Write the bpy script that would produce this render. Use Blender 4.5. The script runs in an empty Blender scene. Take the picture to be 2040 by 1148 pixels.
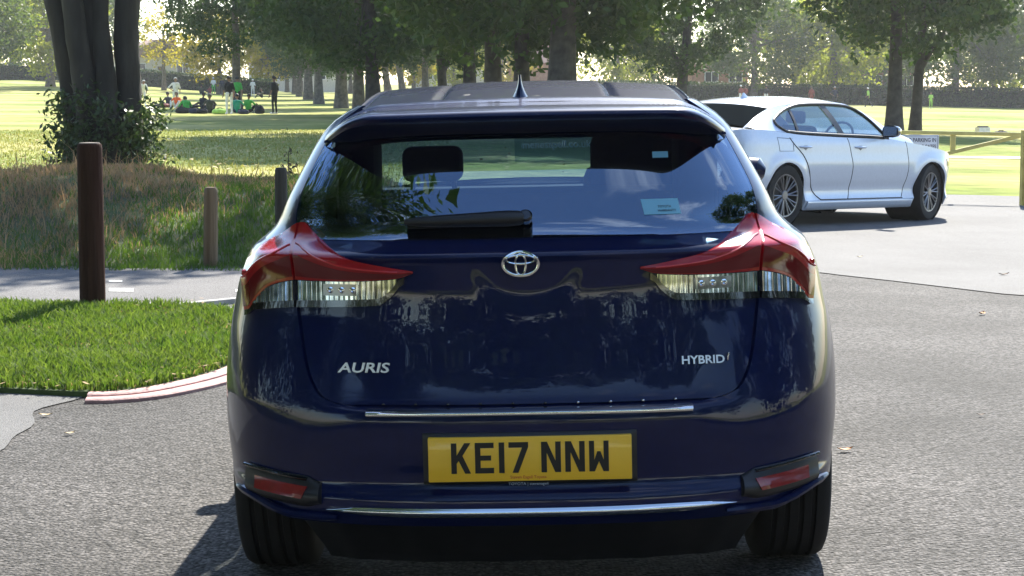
import bpy, bmesh, math, random
import numpy as np
from mathutils import Vector, Matrix, Quaternion
R_ = math.radians
random.seed(7); rng = np.random.default_rng(7)
sc = bpy.context.scene
col = sc.collection

# ------------------------------------------------------------------ camera, sky, sun, exposure
CAM_H, F_PX, HORIZ = 1.40, 4057.0, 166.0          # photo is 2040 x 1148
cam_d = bpy.data.cameras.new('camera'); cam = bpy.data.objects.new('camera', cam_d); col.objects.link(cam)
cam_d.sensor_fit = 'HORIZONTAL'; cam_d.sensor_width = 36.0; cam_d.lens = 36.0 * F_PX / 2040
cam_d.clip_start = 0.1; cam_d.clip_end = 6000
PITCH = math.atan((574 - HORIZ) / F_PX)
cam.location = (0, 0, CAM_H); cam.rotation_euler = (math.pi / 2 - PITCH, 0, 0)
sc.camera = cam
SUN_EL, SUN_AZ = 42.0, 13.0                         # azimuth: from +Y towards +X
sv = Vector((math.sin(R_(SUN_AZ)) * math.cos(R_(SUN_EL)), math.cos(R_(SUN_AZ)) * math.cos(R_(SUN_EL)), math.sin(R_(SUN_EL))))
w = bpy.data.worlds.new('World'); sc.world = w; w.use_nodes = True
nt = w.node_tree; nt.nodes.clear()
sky = nt.nodes.new('ShaderNodeTexSky'); sky.sky_type = 'NISHITA'; sky.sun_disc = False
sky.sun_elevation = R_(SUN_EL); sky.sun_rotation = R_(SUN_AZ); sky.air_density = 1.0; sky.dust_density = .35; sky.ozone_density = 2.5
tcw = nt.nodes.new('ShaderNodeTexCoord')
nz = nt.nodes.new('ShaderNodeTexNoise'); nz.inputs['Scale'].default_value = 3.4; nz.inputs['Detail'].default_value = 7; nz.inputs['Roughness'].default_value = .58
cr = nt.nodes.new('ShaderNodeValToRGB'); cr.color_ramp.elements[0].position = .55; cr.color_ramp.elements[1].position = .80
mx = nt.nodes.new('ShaderNodeMix'); mx.data_type = 'RGBA'; mx.inputs['B'].default_value = (6.0, 6.1, 6.3, 1)
bg = nt.nodes.new('ShaderNodeBackground'); bg.inputs['Strength'].default_value = 0.13
wo = nt.nodes.new('ShaderNodeOutputWorld')
nt.links.new(tcw.outputs['Generated'], nz.inputs['Vector']); nt.links.new(nz.outputs['Fac'], cr.inputs['Fac'])
nt.links.new(cr.outputs['Color'], mx.inputs['Factor']); nt.links.new(sky.outputs['Color'], mx.inputs['A'])
nt.links.new(mx.outputs['Result'], bg.inputs['Color']); nt.links.new(bg.outputs['Background'], wo.inputs['Surface'])
sl = bpy.data.lights.new('sun', 'SUN'); sl.energy = 5.0; sl.angle = R_(0.53); sl.color = (1.0, .94, .82)
so = bpy.data.objects.new('sun', sl); col.objects.link(so); so.rotation_euler = sv.to_track_quat('Z', 'Y').to_euler(); so.location = (20, 60, 60)
sc.view_settings.view_transform = 'Standard'; sc.view_settings.look = 'None'; sc.view_settings.gamma = 1.0
sc.view_settings.exposure = 1.52
sc.render.engine = 'CYCLES'; sc.cycles.use_denoising = True
sc.cycles.max_bounces = 8; sc.cycles.transparent_max_bounces = 16; sc.cycles.volume_bounces = 0
sc.cycles.sample_clamp_indirect = 6

# ------------------------------------------------------------------ helpers
def px_x(px, D): return (px - 1020) / F_PX * D
def px_z(py, D): return CAM_H - (py - HORIZ) / F_PX * D
def sstep(a, b, x):
    t = max(0.0, min(1.0, (x - a) / (b - a))); return t * t * (3 - 2 * t)
def lerp(a, b, t): return a + (b - a) * t
def curve(pts):
    xs = np.array([p[0] for p in pts], float); ys = np.array([p[1] for p in pts], float)
    h = np.diff(xs); d = np.diff(ys) / h; m = np.zeros_like(ys)
    m[0], m[-1] = d[0], d[-1]
    for i in range(1, len(xs) - 1):
        m[i] = 0 if d[i - 1] * d[i] <= 0 else 2 * d[i - 1] * d[i] / (d[i - 1] + d[i])
    def f(x):
        x = min(max(x, xs[0]), xs[-1]); i = min(int(np.searchsorted(xs, x, 'right')) - 1, len(h) - 1); i = max(i, 0)
        t = (x - xs[i]) / h[i]; t2, t3 = t * t, t * t * t
        return float((2*t3-3*t2+1)*ys[i] + (t3-2*t2+t)*h[i]*m[i] + (-2*t3+3*t2)*ys[i+1] + (t3-t2)*h[i]*m[i+1])
    return f

MATS = {}
def M(name, c, rough=.6, metal=0, coat=0, var=.12, scale=6, bump=0, bscale=60, spec=.5, c2=None, transl=0, island=0, coat_r=.03, stretch=1):
    if name in MATS: return MATS[name]
    m = bpy.data.materials.new(name); m.use_nodes = True; n = m.node_tree; b = n.nodes['Principled BSDF']
    b.inputs['Roughness'].default_value = rough; b.inputs['Metallic'].default_value = metal
    b.inputs['Coat Weight'].default_value = coat; b.inputs['Coat Roughness'].default_value = coat_r
    b.inputs['Specular IOR Level'].default_value = spec
    tc = n.nodes.new('ShaderNodeTexCoord'); nz = n.nodes.new('ShaderNodeTexNoise')
    nz.inputs['Scale'].default_value = scale; nz.inputs['Detail'].default_value = 5
    n.links.new(tc.outputs['Object'], nz.inputs['Vector'])
    mix = n.nodes.new('ShaderNodeMix'); mix.data_type = 'RGBA'
    if c2 is None: lo = tuple(max(0, v * (1 - var)) for v in c); hi = tuple(min(1, v * (1 + var)) for v in c)
    else: lo, hi = c, c2
    mix.inputs['A'].default_value = (*lo, 1); mix.inputs['B'].default_value = (*hi, 1)
    rp = n.nodes.new('ShaderNodeMapRange'); rp.inputs['From Min'].default_value = .32; rp.inputs['From Max'].default_value = .68
    n.links.new(nz.outputs['Fac'], rp.inputs['Value']); fac = rp.outputs['Result']
    if island:
        g = n.nodes.new('ShaderNodeNewGeometry'); a = n.nodes.new('ShaderNodeMath'); a.operation = 'MULTIPLY_ADD'
        a.inputs[1].default_value = island; n.links.new(g.outputs['Random Per Island'], a.inputs[0])
        s_ = n.nodes.new('ShaderNodeMath'); s_.operation = 'MULTIPLY'; s_.inputs[1].default_value = 1 - island
        n.links.new(fac, s_.inputs[0]); n.links.new(s_.outputs[0], a.inputs[2]); fac = a.outputs[0]
    n.links.new(fac, mix.inputs['Factor']); n.links.new(mix.outputs['Result'], b.inputs['Base Color'])
    if bump:
        bp = n.nodes.new('ShaderNodeBump'); bp.inputs['Strength'].default_value = bump; bp.inputs['Distance'].default_value = .02
        n2 = n.nodes.new('ShaderNodeTexNoise'); n2.inputs['Scale'].default_value = bscale; n2.inputs['Detail'].default_value = 4
        mp = n.nodes.new('ShaderNodeMapping'); mp.inputs['Scale'].default_value = (1, 1, stretch); n.links.new(tc.outputs['Object'], mp.inputs['Vector']); n.links.new(mp.outputs['Vector'], n2.inputs['Vector']); n.links.new(n2.outputs['Fac'], bp.inputs['Height'])
        if stretch != 1: n.links.new(mp.outputs['Vector'], nz.inputs['Vector'])
        n.links.new(bp.outputs['Normal'], b.inputs['Normal'])
    if transl:
        t = n.nodes.new('ShaderNodeBsdfTranslucent'); hs = n.nodes.new('ShaderNodeHueSaturation')
        hs.inputs['Saturation'].default_value = 1.15; hs.inputs['Value'].default_value = 1.7; hs.inputs['Hue'].default_value = .485
        n.links.new(mix.outputs['Result'], hs.inputs['Color']); n.links.new(hs.outputs['Color'], t.inputs['Color'])
        ms = n.nodes.new('ShaderNodeMixShader'); ms.inputs[0].default_value = transl
        n.links.new(b.outputs[0], ms.inputs[1]); n.links.new(t.outputs[0], ms.inputs[2])
        n.links.new(ms.outputs[0], n.nodes['Material Output'].inputs['Surface'])
    MATS[name] = m; return m

def glass_mat(name, tint, refl=.05, rough=.0, rc=(1, 1, 1)):
    if name in MATS: return MATS[name]
    m = bpy.data.materials.new(name); m.use_nodes = True; n = m.node_tree; n.nodes.clear()
    out = n.nodes.new('ShaderNodeOutputMaterial'); tr = n.nodes.new('ShaderNodeBsdfTransparent'); gl = n.nodes.new('ShaderNodeBsdfGlossy')
    tc = n.nodes.new('ShaderNodeTexCoord'); nz = n.nodes.new('ShaderNodeTexNoise'); nz.inputs['Scale'].default_value = 9
    mr = n.nodes.new('ShaderNodeMapRange'); mr.inputs['To Min'].default_value = rough; mr.inputs['To Max'].default_value = rough + .02
    n.links.new(tc.outputs['Object'], nz.inputs['Vector']); n.links.new(nz.outputs['Fac'], mr.inputs['Value']); n.links.new(mr.outputs['Result'], gl.inputs['Roughness'])
    tr.inputs['Color'].default_value = (*tint, 1); gl.inputs['Color'].default_value = (*rc, 1)
    lw = n.nodes.new('ShaderNodeLayerWeight'); lw.inputs['Blend'].default_value = .5
    pw = n.nodes.new('ShaderNodeMath'); pw.operation = 'POWER'; pw.inputs[1].default_value = 5
    ma = n.nodes.new('ShaderNodeMath'); ma.operation = 'MULTIPLY_ADD'; ma.inputs[1].default_value = 1 - refl; ma.inputs[2].default_value = refl
    n.links.new(lw.outputs['Facing'], pw.inputs[0]); n.links.new(pw.outputs[0], ma.inputs[0])
    mx = n.nodes.new('ShaderNodeMixShader'); n.links.new(ma.outputs[0], mx.inputs[0]); n.links.new(tr.outputs[0], mx.inputs[1]); n.links.new(gl.outputs[0], mx.inputs[2])
    n.links.new(mx.outputs[0], out.inputs['Surface']); MATS[name] = m; return m

def tag(o, label=None, cat=None, group=None, kind=None):
    if label: o['label'] = label
    if cat: o['category'] = cat
    if group: o['group'] = group
    if kind: o['kind'] = kind
    return o
def link(name, me, mat=None, parent=None):
    o = bpy.data.objects.new(name, me); col.objects.link(o)
    if mat is not None and not me.materials: me.materials.append(mat)
    if parent is not None: o.parent = parent
    return o
def empty(name, loc=(0, 0, 0), rot=(0, 0, 0)):
    o = bpy.data.objects.new(name, None); col.objects.link(o); o.location = loc; o.rotation_euler = rot; o.empty_display_size = .2
    return o
def mk(name, V, Fc, smooth=True, angle=38, weld=1e-5, recalc=True):
    me = bpy.data.meshes.new(name); me.from_pydata([tuple(v) for v in V], [], [tuple(f) for f in Fc])
    if weld or recalc:
        bm = bmesh.new(); bm.from_mesh(me)
        if weld: bmesh.ops.remove_doubles(bm, verts=bm.verts, dist=weld)
        if recalc: bmesh.ops.recalc_face_normals(bm, faces=bm.faces)
        bm.to_mesh(me); bm.free()
    if smooth:
        me.polygons.foreach_set('use_smooth', [True] * len(me.polygons)); me.set_sharp_from_angle(angle=R_(angle))
    return me
def obj(name, V, Fc, mat, parent=None, **k): return link(name, mk(name, V, Fc, **k), mat, parent)
def grid(fn, na, nb, wrap=False):
    V = [fn(i / (na - (0 if wrap else 1)), j / (nb - 1)) for j in range(nb) for i in range(na)]; F = []
    for j in range(nb - 1):
        for i in range(na - (0 if wrap else 1)):
            i2 = (i + 1) % na; F.append((j*na+i, j*na+i2, (j+1)*na+i2, (j+1)*na+i))
    return V, F
def comb(*parts):
    V, F = [], []
    for v, f in parts:
        o = len(V); V += list(v); F += [tuple(i + o for i in q) for q in f]
    return V, F
def box(x0, x1, y0, y1, z0, z1):
    V = [(x, y, z) for z in (z0, z1) for y in (y0, y1) for x in (x0, x1)]
    return V, [(0,2,3,1), (4,5,7,6), (0,1,5,4), (2,6,7,3), (0,4,6,2), (1,3,7,5)]
def bevel_box(x0, x1, y0, y1, z0, z1, r=.01, seg=2):
    bm = bmesh.new(); V, F = box(x0, x1, y0, y1, z0, z1)
    vs = [bm.verts.new(v) for v in V]; [bm.faces.new([vs[i] for i in f]) for f in F]
    bmesh.ops.bevel(bm, geom=list(bm.edges), offset=r, segments=seg, profile=.5, affect='EDGES')
    bm.verts.index_update(); out = [v.co[:] for v in bm.verts], [tuple(v.index for v in f.verts) for f in bm.faces]
    bm.free(); return out
def tube(pts, rad, n=10, cap=True, sq=(1, 1)):
    pts = [Vector(p) for p in pts]; rad = [rad] * len(pts) if np.isscalar(rad) else rad
    V, F = [], []; up = Vector((0, 0, 1)); prev = None
    for i, p in enumerate(pts):
        d = (pts[min(i + 1, len(pts) - 1)] - pts[max(i - 1, 0)]).normalized()
        if prev is None: a = d.cross(up if abs(d.z) < .9 else Vector((1, 0, 0))).normalized()
        else: a = (prev - d * prev.dot(d)).normalized()
        prev = a; b = d.cross(a)
        for k in range(n):
            t = 2 * math.pi * k / n; V.append(tuple(p + (a * math.cos(t) * sq[0] + b * math.sin(t) * sq[1]) * rad[i]))
    for i in range(len(pts) - 1):
        for k in range(n): F.append((i*n+k, i*n+(k+1) % n, (i+1)*n+(k+1) % n, (i+1)*n+k))
    if cap: F += [tuple(range(n))[::-1], tuple((len(pts)-1)*n + k for k in range(n))]
    return V, F
def lathe(prof, n=32, axis='z'):
    V, F = [], []
    for r, h in prof:
        for k in range(n):
            t = 2 * math.pi * k / n
            V.append((r*math.cos(t), r*math.sin(t), h) if axis == 'z' else (h, r*math.cos(t), r*math.sin(t)))
    for i in range(len(prof) - 1):
        for k in range(n): F.append((i*n+k, i*n+(k+1) % n, (i+1)*n+(k+1) % n, (i+1)*n+k))
    return V, F
def xf(part, m): return [tuple(m @ Vector(v)) for v in part[0]], part[1]
def skirt(fn, na, nb, depth):
    """open sheet fn(a,b,off) with its rim folded inwards by depth (a thick panel edge)"""
    V, F = grid(lambda a, b: fn(a, b, 0), na, nb)
    ring = [i for i in range(na)] + [j*na + na-1 for j in range(1, nb)] + [(nb-1)*na + i for i in range(na-2, -1, -1)] + [j*na for j in range(nb-2, 0, -1)]
    o = len(V)
    for i in ring:
        a, b = (i % na) / (na - 1), (i // na) / (nb - 1); V.append(fn(a, b, -depth))
    for k in range(len(ring)):
        k2 = (k + 1) % len(ring); F.append((ring[k], ring[k2], o + k2, o + k))
    return V, F
def text_mesh(s, size, extrude=.002, shear=0, bold=0):
    cu = bpy.data.curves.new('txt', 'FONT'); cu.body = s; cu.size = size; cu.extrude = extrude; cu.align_x = 'CENTER'; cu.align_y = 'CENTER'
    cu.shear = shear; cu.offset = bold; cu.resolution_u = 3
    o = bpy.data.objects.new('txt', cu); col.objects.link(o); dg = bpy.context.evaluated_depsgraph_get()
    me = bpy.data.meshes.new_from_object(o.evaluated_get(dg)); bpy.data.objects.remove(o); bpy.data.curves.remove(cu); me.materials.clear(); return me

# ------------------------------------------------------------------ terrain height
def gz(x, y):
    camber = .0218 * (min(max(x, -1.4), 1.6) - .045) * (1 - sstep(12, 19, y)) * (1 - sstep(1.6, 6, abs(x)))
    right = -(.042 * min(max(0.0, x), 4.0) + .018 * max(0.0, x - 4.0)) * sstep(8, 20, y)
    az = x / max(y, 30.0)
    left = .0002 * max(0.0, min(y, 260) - 130) ** 2 * sstep(-.1, -.24, az) if az < -.1 else 0.0
    return camber + right + left
def sstep_neg(a, b, x): return sstep(0, 1, (x - a) / (b - a))
def nonuni(a, b, c0, c1, fine, g=1.18):
    xs = list(np.arange(c0, c1 + 1e-6, fine)); s = fine
    while xs[-1] < b: s *= g; xs.append(min(xs[-1] + s, b))
    s = fine
    while xs[0] > a: s *= g; xs.insert(0, max(xs[0] - s, a))
    return xs
def sheet(name, xs, ys, zoff, mat, keep=None, kind='structure', parent=None):
    nx = len(xs); V = [(x, y, gz(x, y) + zoff) for y in ys for x in xs]; F = []
    for j in range(len(ys) - 1):
        for i in range(nx - 1):
            if keep is None or keep((xs[i] + xs[i+1]) / 2, (ys[j] + ys[j+1]) / 2): F.append((j*nx+i, j*nx+i+1, (j+1)*nx+i+1, (j+1)*nx+i))
    me = mk(name, V, F, weld=0, recalc=False)
    bm = bmesh.new(); bm.from_mesh(me); bmesh.ops.delete(bm, geom=[v for v in bm.verts if not v.link_faces], context='VERTS'); bm.to_mesh(me); bm.free()
    o = link(name, me, mat, parent)
    if kind: o['kind'] = kind
    return o

# ground materials
def grass_ground():
    m = bpy.data.materials.new('field_grass'); m.use_nodes = True; n = m.node_tree; b = n.nodes['Principled BSDF']; b.inputs['Roughness'].default_value = .95; b.inputs['Specular IOR Level'].default_value = .1
    tc = n.nodes.new('ShaderNodeTexCoord')
    def noise(s, d=5):
        q = n.nodes.new('ShaderNodeTexNoise'); q.inputs['Scale'].default_value = s; q.inputs['Detail'].default_value = d; n.links.new(tc.outputs['Object'], q.inputs['Vector']); return q
    a, c, e = noise(.12, 6), noise(1.6, 6), noise(14, 4)
    r1 = n.nodes.new('ShaderNodeValToRGB'); r1.color_ramp.elements[0].position = .38; r1.color_ramp.elements[1].position = .62
    r1.color_ramp.elements[0].color = (.17, .215, .045, 1); r1.color_ramp.elements[1].color = (.40, .37, .15, 1)
    n.links.new(a.outputs['Fac'], r1.inputs['Fac'])
    r2 = n.nodes.new('ShaderNodeValToRGB'); r2.color_ramp.elements[0].position = .3; r2.color_ramp.elements[1].position = .7
    r2.color_ramp.elements[0].color = (.5, .55, .45, 1); r2.color_ramp.elements[1].color = (1.25, 1.2, 1.1, 1)
    n.links.new(c.outputs['Fac'], r2.inputs['Fac'])
    mm = n.nodes.new('ShaderNodeMix'); mm.data_type = 'RGBA'; mm.blend_type = 'MULTIPLY'; mm.inputs['Factor'].default_value = .8
    n.links.new(r1.outputs['Color'], mm.inputs['A']); n.links.new(r2.outputs['Color'], mm.inputs['B']); n.links.new(mm.outputs['Result'], b.inputs['Base Color'])
    bp = n.nodes.new('ShaderNodeBump'); bp.inputs['Strength'].default_value = .6; bp.inputs['Distance'].default_value = .05
    n.links.new(e.outputs['Fac'], bp.inputs['Height']); n.links.new(bp.outputs['Normal'], b.inputs['Normal']); return m
def asphalt(name, dark, light, chip, bump, rough=.85, patchy=.25):
    m = bpy.data.materials.new(name); m.use_nodes = True; n = m.node_tree; b = n.nodes['Principled BSDF']; b.inputs['Roughness'].default_value = rough; b.inputs['Specular IOR Level'].default_value = .35
    tc = n.nodes.new('ShaderNodeTexCoord')
    vo = n.nodes.new('ShaderNodeTexVoronoi'); vo.inputs['Scale'].default_value = chip; n.links.new(tc.outputs['Object'], vo.inputs['Vector'])
    nz = n.nodes.new('ShaderNodeTexNoise'); nz.inputs['Scale'].default_value = chip * .8; nz.inputs['Detail'].default_value = 3; n.links.new(tc.outputs['Object'], nz.inputs['Vector'])
    big = n.nodes.new('ShaderNodeTexNoise'); big.inputs['Scale'].default_value = .8; big.inputs['Detail'].default_value = 6; n.links.new(tc.outputs['Object'], big.inputs['Vector'])
    sep = n.nodes.new('ShaderNodeSeparateColor'); n.links.new(vo.outputs['Color'], sep.inputs['Color'])
    r = n.nodes.new('ShaderNodeValToRGB'); r.color_ramp.elements[0].position = .1; r.color_ramp.elements[1].position = .95
    r.color_ramp.elements[0].color = (*dark, 1); r.color_ramp.elements[1].color = (*light, 1); n.links.new(sep.outputs['Red'], r.inputs['Fac'])
    gap = n.nodes.new('ShaderNodeMapRange'); gap.inputs['From Min'].default_value = .35; gap.inputs['From Max'].default_value = .75; gap.inputs['To Min'].default_value = 1; gap.inputs['To Max'].default_value = .35
    n.links.new(vo.outputs['Distance'], gap.inputs['Value'])
    pt = n.nodes.new('ShaderNodeMapRange'); pt.inputs['From Min'].default_value = .3; pt.inputs['From Max'].default_value = .7; pt.inputs['To Min'].default_value = 1 - patchy; pt.inputs['To Max'].default_value = 1 + patchy
    n.links.new(big.outputs['Fac'], pt.inputs['Value'])
    mu = n.nodes.new('ShaderNodeMath'); mu.operation = 'MULTIPLY'; n.links.new(gap.outputs['Result'], mu.inputs[0]); n.links.new(pt.outputs['Result'], mu.inputs[1])
    vm = n.nodes.new('ShaderNodeVectorMath'); vm.operation = 'SCALE'; n.links.new(r.outputs['Color'], vm.inputs[0]); n.links.new(mu.outputs[0], vm.inputs['Scale'])
    n.links.new(vm.outputs['Vector'], b.inputs['Base Color'])
    ad = n.nodes.new('ShaderNodeMath'); ad.operation = 'MULTIPLY_ADD'; ad.inputs[1].default_value = -.8; n.links.new(vo.outputs['Distance'], ad.inputs[0]); n.links.new(nz.outputs['Fac'], ad.inputs[2])
    bp = n.nodes.new('ShaderNodeBump'); bp.inputs['Strength'].default_value = bump; bp.inputs['Distance'].default_value = .012
    n.links.new(ad.outputs[0], bp.inputs['Height']); n.links.new(bp.outputs['Normal'], b.inputs['Normal']); return m
FIELD = grass_ground()
CHIP = asphalt('chipped_asphalt', (.018, .017, .0165), (.145, .136, .134), 74, 1.0, patchy=.48)
SMOOTH = asphalt('smooth_tarmac', (.13, .13, .135), (.19, .187, .187), 180, .35, patchy=.15)
PATHM = asphalt('path_tarmac', (.13, .127, .13), (.2, .195, .2), 150, .4, patchy=.12)

# ------------------------------------------------------------------ ground, road, path
gnd = sheet('ground', nonuni(-900, 900, -12, 14, 1.0), nonuni(-300, 2600, -8, 36, 1.0), -.03, FIELD)
road = sheet('road', list(np.arange(-9, 16.01, .25)), list(np.arange(-14, 29.6, .25)), 0, CHIP,
             keep=lambda x, y: not (x < -1.2 and y > 16.5) and not (x > 13 and y > 26))
# newer smooth tarmac beyond the slanting joint, on the right
xs, V, Fc = list(np.arange(-1.1, 16.01, .3)), [], []
ns = 26
for x in xs:
    y0 = 15.8 - (x - 2.26) * 1.545 if x < 3.49 else 13.9 - (x - 3.49) * .5
    y0 = min(y0, 19.5) + .03 * math.sin(x * 7)
    for j in range(ns): y = lerp(y0, 29.4 + .08 * math.sin(x * 3.1), j / (ns - 1)); V.append((x, y, gz(x, y) + .006))
for i in range(len(xs) - 1):
    for j in range(ns - 1): Fc.append((i*ns+j, (i+1)*ns+j, (i+1)*ns+j+1, i*ns+j+1))
tag(obj('pavement', V, Fc, SMOOTH), kind='structure')
# smooth tarmac repair at the near left
V, Fc = [], []
edge = curve([(7.0, -1.98), (7.6, -2.02), (8.3, -2.0), (8.75, -2.08), (9.2, -1.98), (9.6, -2.25)])
ys = list(np.arange(7.0, 9.61, .1)); nx = 10
for y in ys:
    for i in range(nx): x = lerp(-5, edge(y) + .02 * math.sin(y * 9), i / (nx - 1)); V.append((x, y, gz(x, y) + .005))
for j in range(len(ys) - 1):
    for i in range(nx - 1): Fc.append((j*nx+i, j*nx+i+1, (j+1)*nx+i+1, (j+1)*nx+i))
tag(obj('tarmac_patch', V, Fc, SMOOTH), kind='structure')
path = sheet('path', list(np.arange(-12, -1.29, .3)), list(np.arange(12.7, 15.61, .2)), .006, PATHM)
WHITE_PAINT = M('road_paint_white', (.62, .62, .6), .8, var=.25, scale=30)
for (a, b, c, d) in ((213, 262, 571, 577), (213, 240, 556, 559), (466, 482, 572, 577)):
    D0, D1 = CAM_H * F_PX / (d - HORIZ), CAM_H * F_PX / (c - HORIZ)
    V = [(px_x(p, D), D, gz(px_x(p, D), D) + .010) for D in (D0, D1) for p in (a, b)]
    obj('painted_mark', V, [(0, 1, 3, 2)], WHITE_PAINT, path, smooth=False)
# pale worn strip in the field on the right
V, Fc = [], []
for i in range(24):
    x = 6 + i * .7
    for y in (46.5 + .2 * math.sin(i), 48.2 + .3 * math.sin(i * 1.7)): V.append((x, y, gz(x, y) - .018))
for i in range(23): Fc.append((2*i, 2*i+2, 2*i+3, 2*i+1))
tag(obj('worn_track', V, Fc, M('worn_earth', (.5, .46, .36), .95, scale=3)), kind='structure')

# ------------------------------------------------------------------ verge island with kerb
vout = []   # outline of the grass nose (x, y), seen from above
for (x, y) in ((-6.5, 9.75), (-4, 9.55), (-2.9, 9.42), (-2.3, 9.3), (-1.86, 9.22), (-1.62, 9.5), (-1.45, 9.95), (-1.4, 10.5), (-1.42, 11.1), (-1.5, 11.7), (-1.68, 12.25), (-1.95, 12.6), (-2.4, 12.74), (-4, 12.78), (-6.5, 12.8)):
    vout.append(Vector((x, y)))
def dens(poly, k=5):
    out = []
    for i in range(len(poly) - 1):
        p0, p1, p2, p3 = poly[max(i-1, 0)], poly[i], poly[i+1], poly[min(i+2, len(poly)-1)]
        for j in range(k):
            t = j / k; out.append(.5 * ((2*p1) + (p2-p0)*t + (2*p0-5*p1+4*p2-p3)*t*t + (3*p1-p0-3*p2+p3)*t**3))
    return out + [poly[-1]]
VO = dens(vout)
nV = len(VO); V, Fc = [], []
rows = 8
for i, p in enumerate(VO):
    q = VO[nV - 1 - i]; 
    for j in range(rows):
        t = j / (rows - 1); c = p.lerp(q, t * .5); V.append((c.x, c.y, gz(c.x, c.y) + .028 + .012 * math.sin(t * math.pi / 2)))
V += [(p.x, p.y, gz(p.x, p.y) - .02) for p in VO]
for i in range(nV - 1):
    for j in range(rows - 1): Fc.append((i*rows+j, (i+1)*rows+j, (i+1)*rows+j+1, i*rows+j+1))
    Fc.append((nV*rows+i, nV*rows+i+1, (i+1)*rows, i*rows))
verge = tag(obj('verge', V, Fc, M('verge_soil', (.04, .06, .018), .95, c2=(.07, .11, .03), scale=8)), kind='structure')
KERB = M('pink_kerb_stone', (.42, .255, .24), .85, var=.18, scale=12, bump=.3, bscale=50)
KGREY = M('grey_edging_stone', (.36, .35, .33), .85, var=.2, scale=14, bump=.3)
def kerb_piece(name, p, q, w, h, mat, parent, z0=0):
    d = (q - p); L = d.length; d.normalize(); n_ = Vector((-d.y, d.x))
    V, F = bevel_box(0, L - .001, -w / 2, w / 2, -.06, h, .003, 1)
    c = [(p.x + d.x*v[0] + n_.x*v[1], p.y + d.y*v[0] + n_.y*v[1], gz(p.x + d.x*v[0], p.y + d.y*v[0]) + v[2] + z0) for v in V]
    return obj(name, c, F, mat, parent, smooth=False)
kerb = tag(empty('kerb', (0, 0, 0)), kind='structure')
seg = [p for p in VO if p.y < 12.4 and p.x > -1.95]
for (o0, o1, hh_) in ((.004, .088, .030), (.093, .185, .020)):
    V, F = [], []
    for i, p in enumerate(seg):
        d = (seg[min(i+1, len(seg)-1)] - seg[max(i-1, 0)]).normalized(); nrm = Vector((d.y, -d.x))
        for (o_, z_) in ((o0, -.05), (o0, hh_ - .004), (o0 + .006, hh_), (o1 - .008, hh_), (o1, hh_ - .006), (o1, -.05)):
            q = p + nrm * o_; V.append((q.x, q.y, gz(q.x, q.y) + z_))
    F = [(i*6+k, i*6+k+1, i*6+7+k, i*6+6+k) for i in range(len(seg)-1) for k in range(5)] + [(0, 1, 2, 3, 4, 5)]
    obj('kerb_course', V, F, KERB, kerb)
seg2 = [Vector(p) for p in ((-6.2, 12.86), (-5.3, 12.86), (-4.4, 12.85), (-3.5, 12.84), (-2.75, 12.83), (-2.1, 12.86), (-1.72, 13.25), (-1.5, 13.6))]
for i in range(len(seg2) - 1): kerb_piece('edging_stone', seg2[i], seg2[i+1], .06, .04, KGREY, kerb)

# ------------------------------------------------------------------ bank (mound) behind the path
def bund_h(x, y):
    t = (y - 15.35) / 8.6
    if t <= 0 or t >= 1: return 0.0
    prof = sstep(0, .38, t) * (1 - sstep(.5, 1, t))
    return (.53 + .05 * math.sin(x * 1.3 + 1) + .03 * math.sin(x * 2.9)) * prof * (1 - sstep(-1.5, -.2, x)) + .015 * math.sin(x * 6 + y * 4)
bxs, bys = list(np.arange(-14, -.1, .2)), list(np.arange(15.3, 24.2, .2)); nx = len(bxs)
V = [(x, y, gz(x, y) - .02 + bund_h(x, y)) for y in bys for x in bxs]
Fc = [(j*nx+i, j*nx+i+1, (j+1)*nx+i+1, (j+1)*nx+i) for j in range(len(bys)-1) for i in range(nx-1)]
tag(obj('bank', V, Fc, M('bank_turf', (.06, .055, .028), .95, c2=(.07, .11, .03), scale=2.5)), kind='structure')

# ------------------------------------------------------------------ blades of grass (numpy)
def blades(name, P, h, wd, lean, mat, label, cat):
    n = len(P); a = rng.uniform(0, 2*math.pi, n); la = rng.uniform(0, 2*math.pi, n); ln = rng.uniform(.1, 1, n) * lean * h
    dx, dy = np.cos(a) * wd / 2, np.sin(a) * wd / 2; lx, ly = np.cos(la) * ln, np.sin(la) * ln
    V = np.zeros((n, 5, 3)); Z = P[:, 2]
    for k, (f, g, e) in enumerate(((0, -1, 0), (0, 1, 0), (.55, .8, .3), (.55, -.8, .3), (1, 0, 1))):
        V[:, k, 0] = P[:, 0] + dx * g + lx * e; V[:, k, 1] = P[:, 1] + dy * g + ly * e; V[:, k, 2] = Z + h * f * (1 - .25 * e * lean)
    me = bpy.data.meshes.new(name); b = np.arange(n)[:, None] * 5
    quads = (b + np.array([[0, 1, 2, 3]])); tris = (b + np.array([[3, 2, 4]]))
    me.vertices.add(n * 5); me.vertices.foreach_set('co', V.reshape(-1))
    li = np.concatenate([quads, tris], 1).reshape(-1); me.loops.add(len(li)); me.loops.foreach_set('vertex_index', li)
    ls = (np.arange(n)[:, None] * 7 + np.array([[0, 4]])).reshape(-1); me.polygons.add(2 * n); me.polygons.foreach_set('loop_start', ls)
    me.update(); me.validate()
    return tag(link(name, me, mat), label, cat, kind='stuff')
from math import inf
def in_poly(x, y, poly):
    c = False; j = len(poly) - 1
    for i in range(len(poly)):
        if (poly[i].y > y) != (poly[j].y > y) and x < (poly[j].x - poly[i].x) * (y - poly[i].y) / (poly[j].y - poly[i].y) + poly[i].x: c = not c
        j = i
    return c
VGRASS = M('verge_grass', (.035, .085, .014), .65, c2=(.135, .19, .048), scale=2.2, transl=.4, island=.6, spec=.3)
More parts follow.
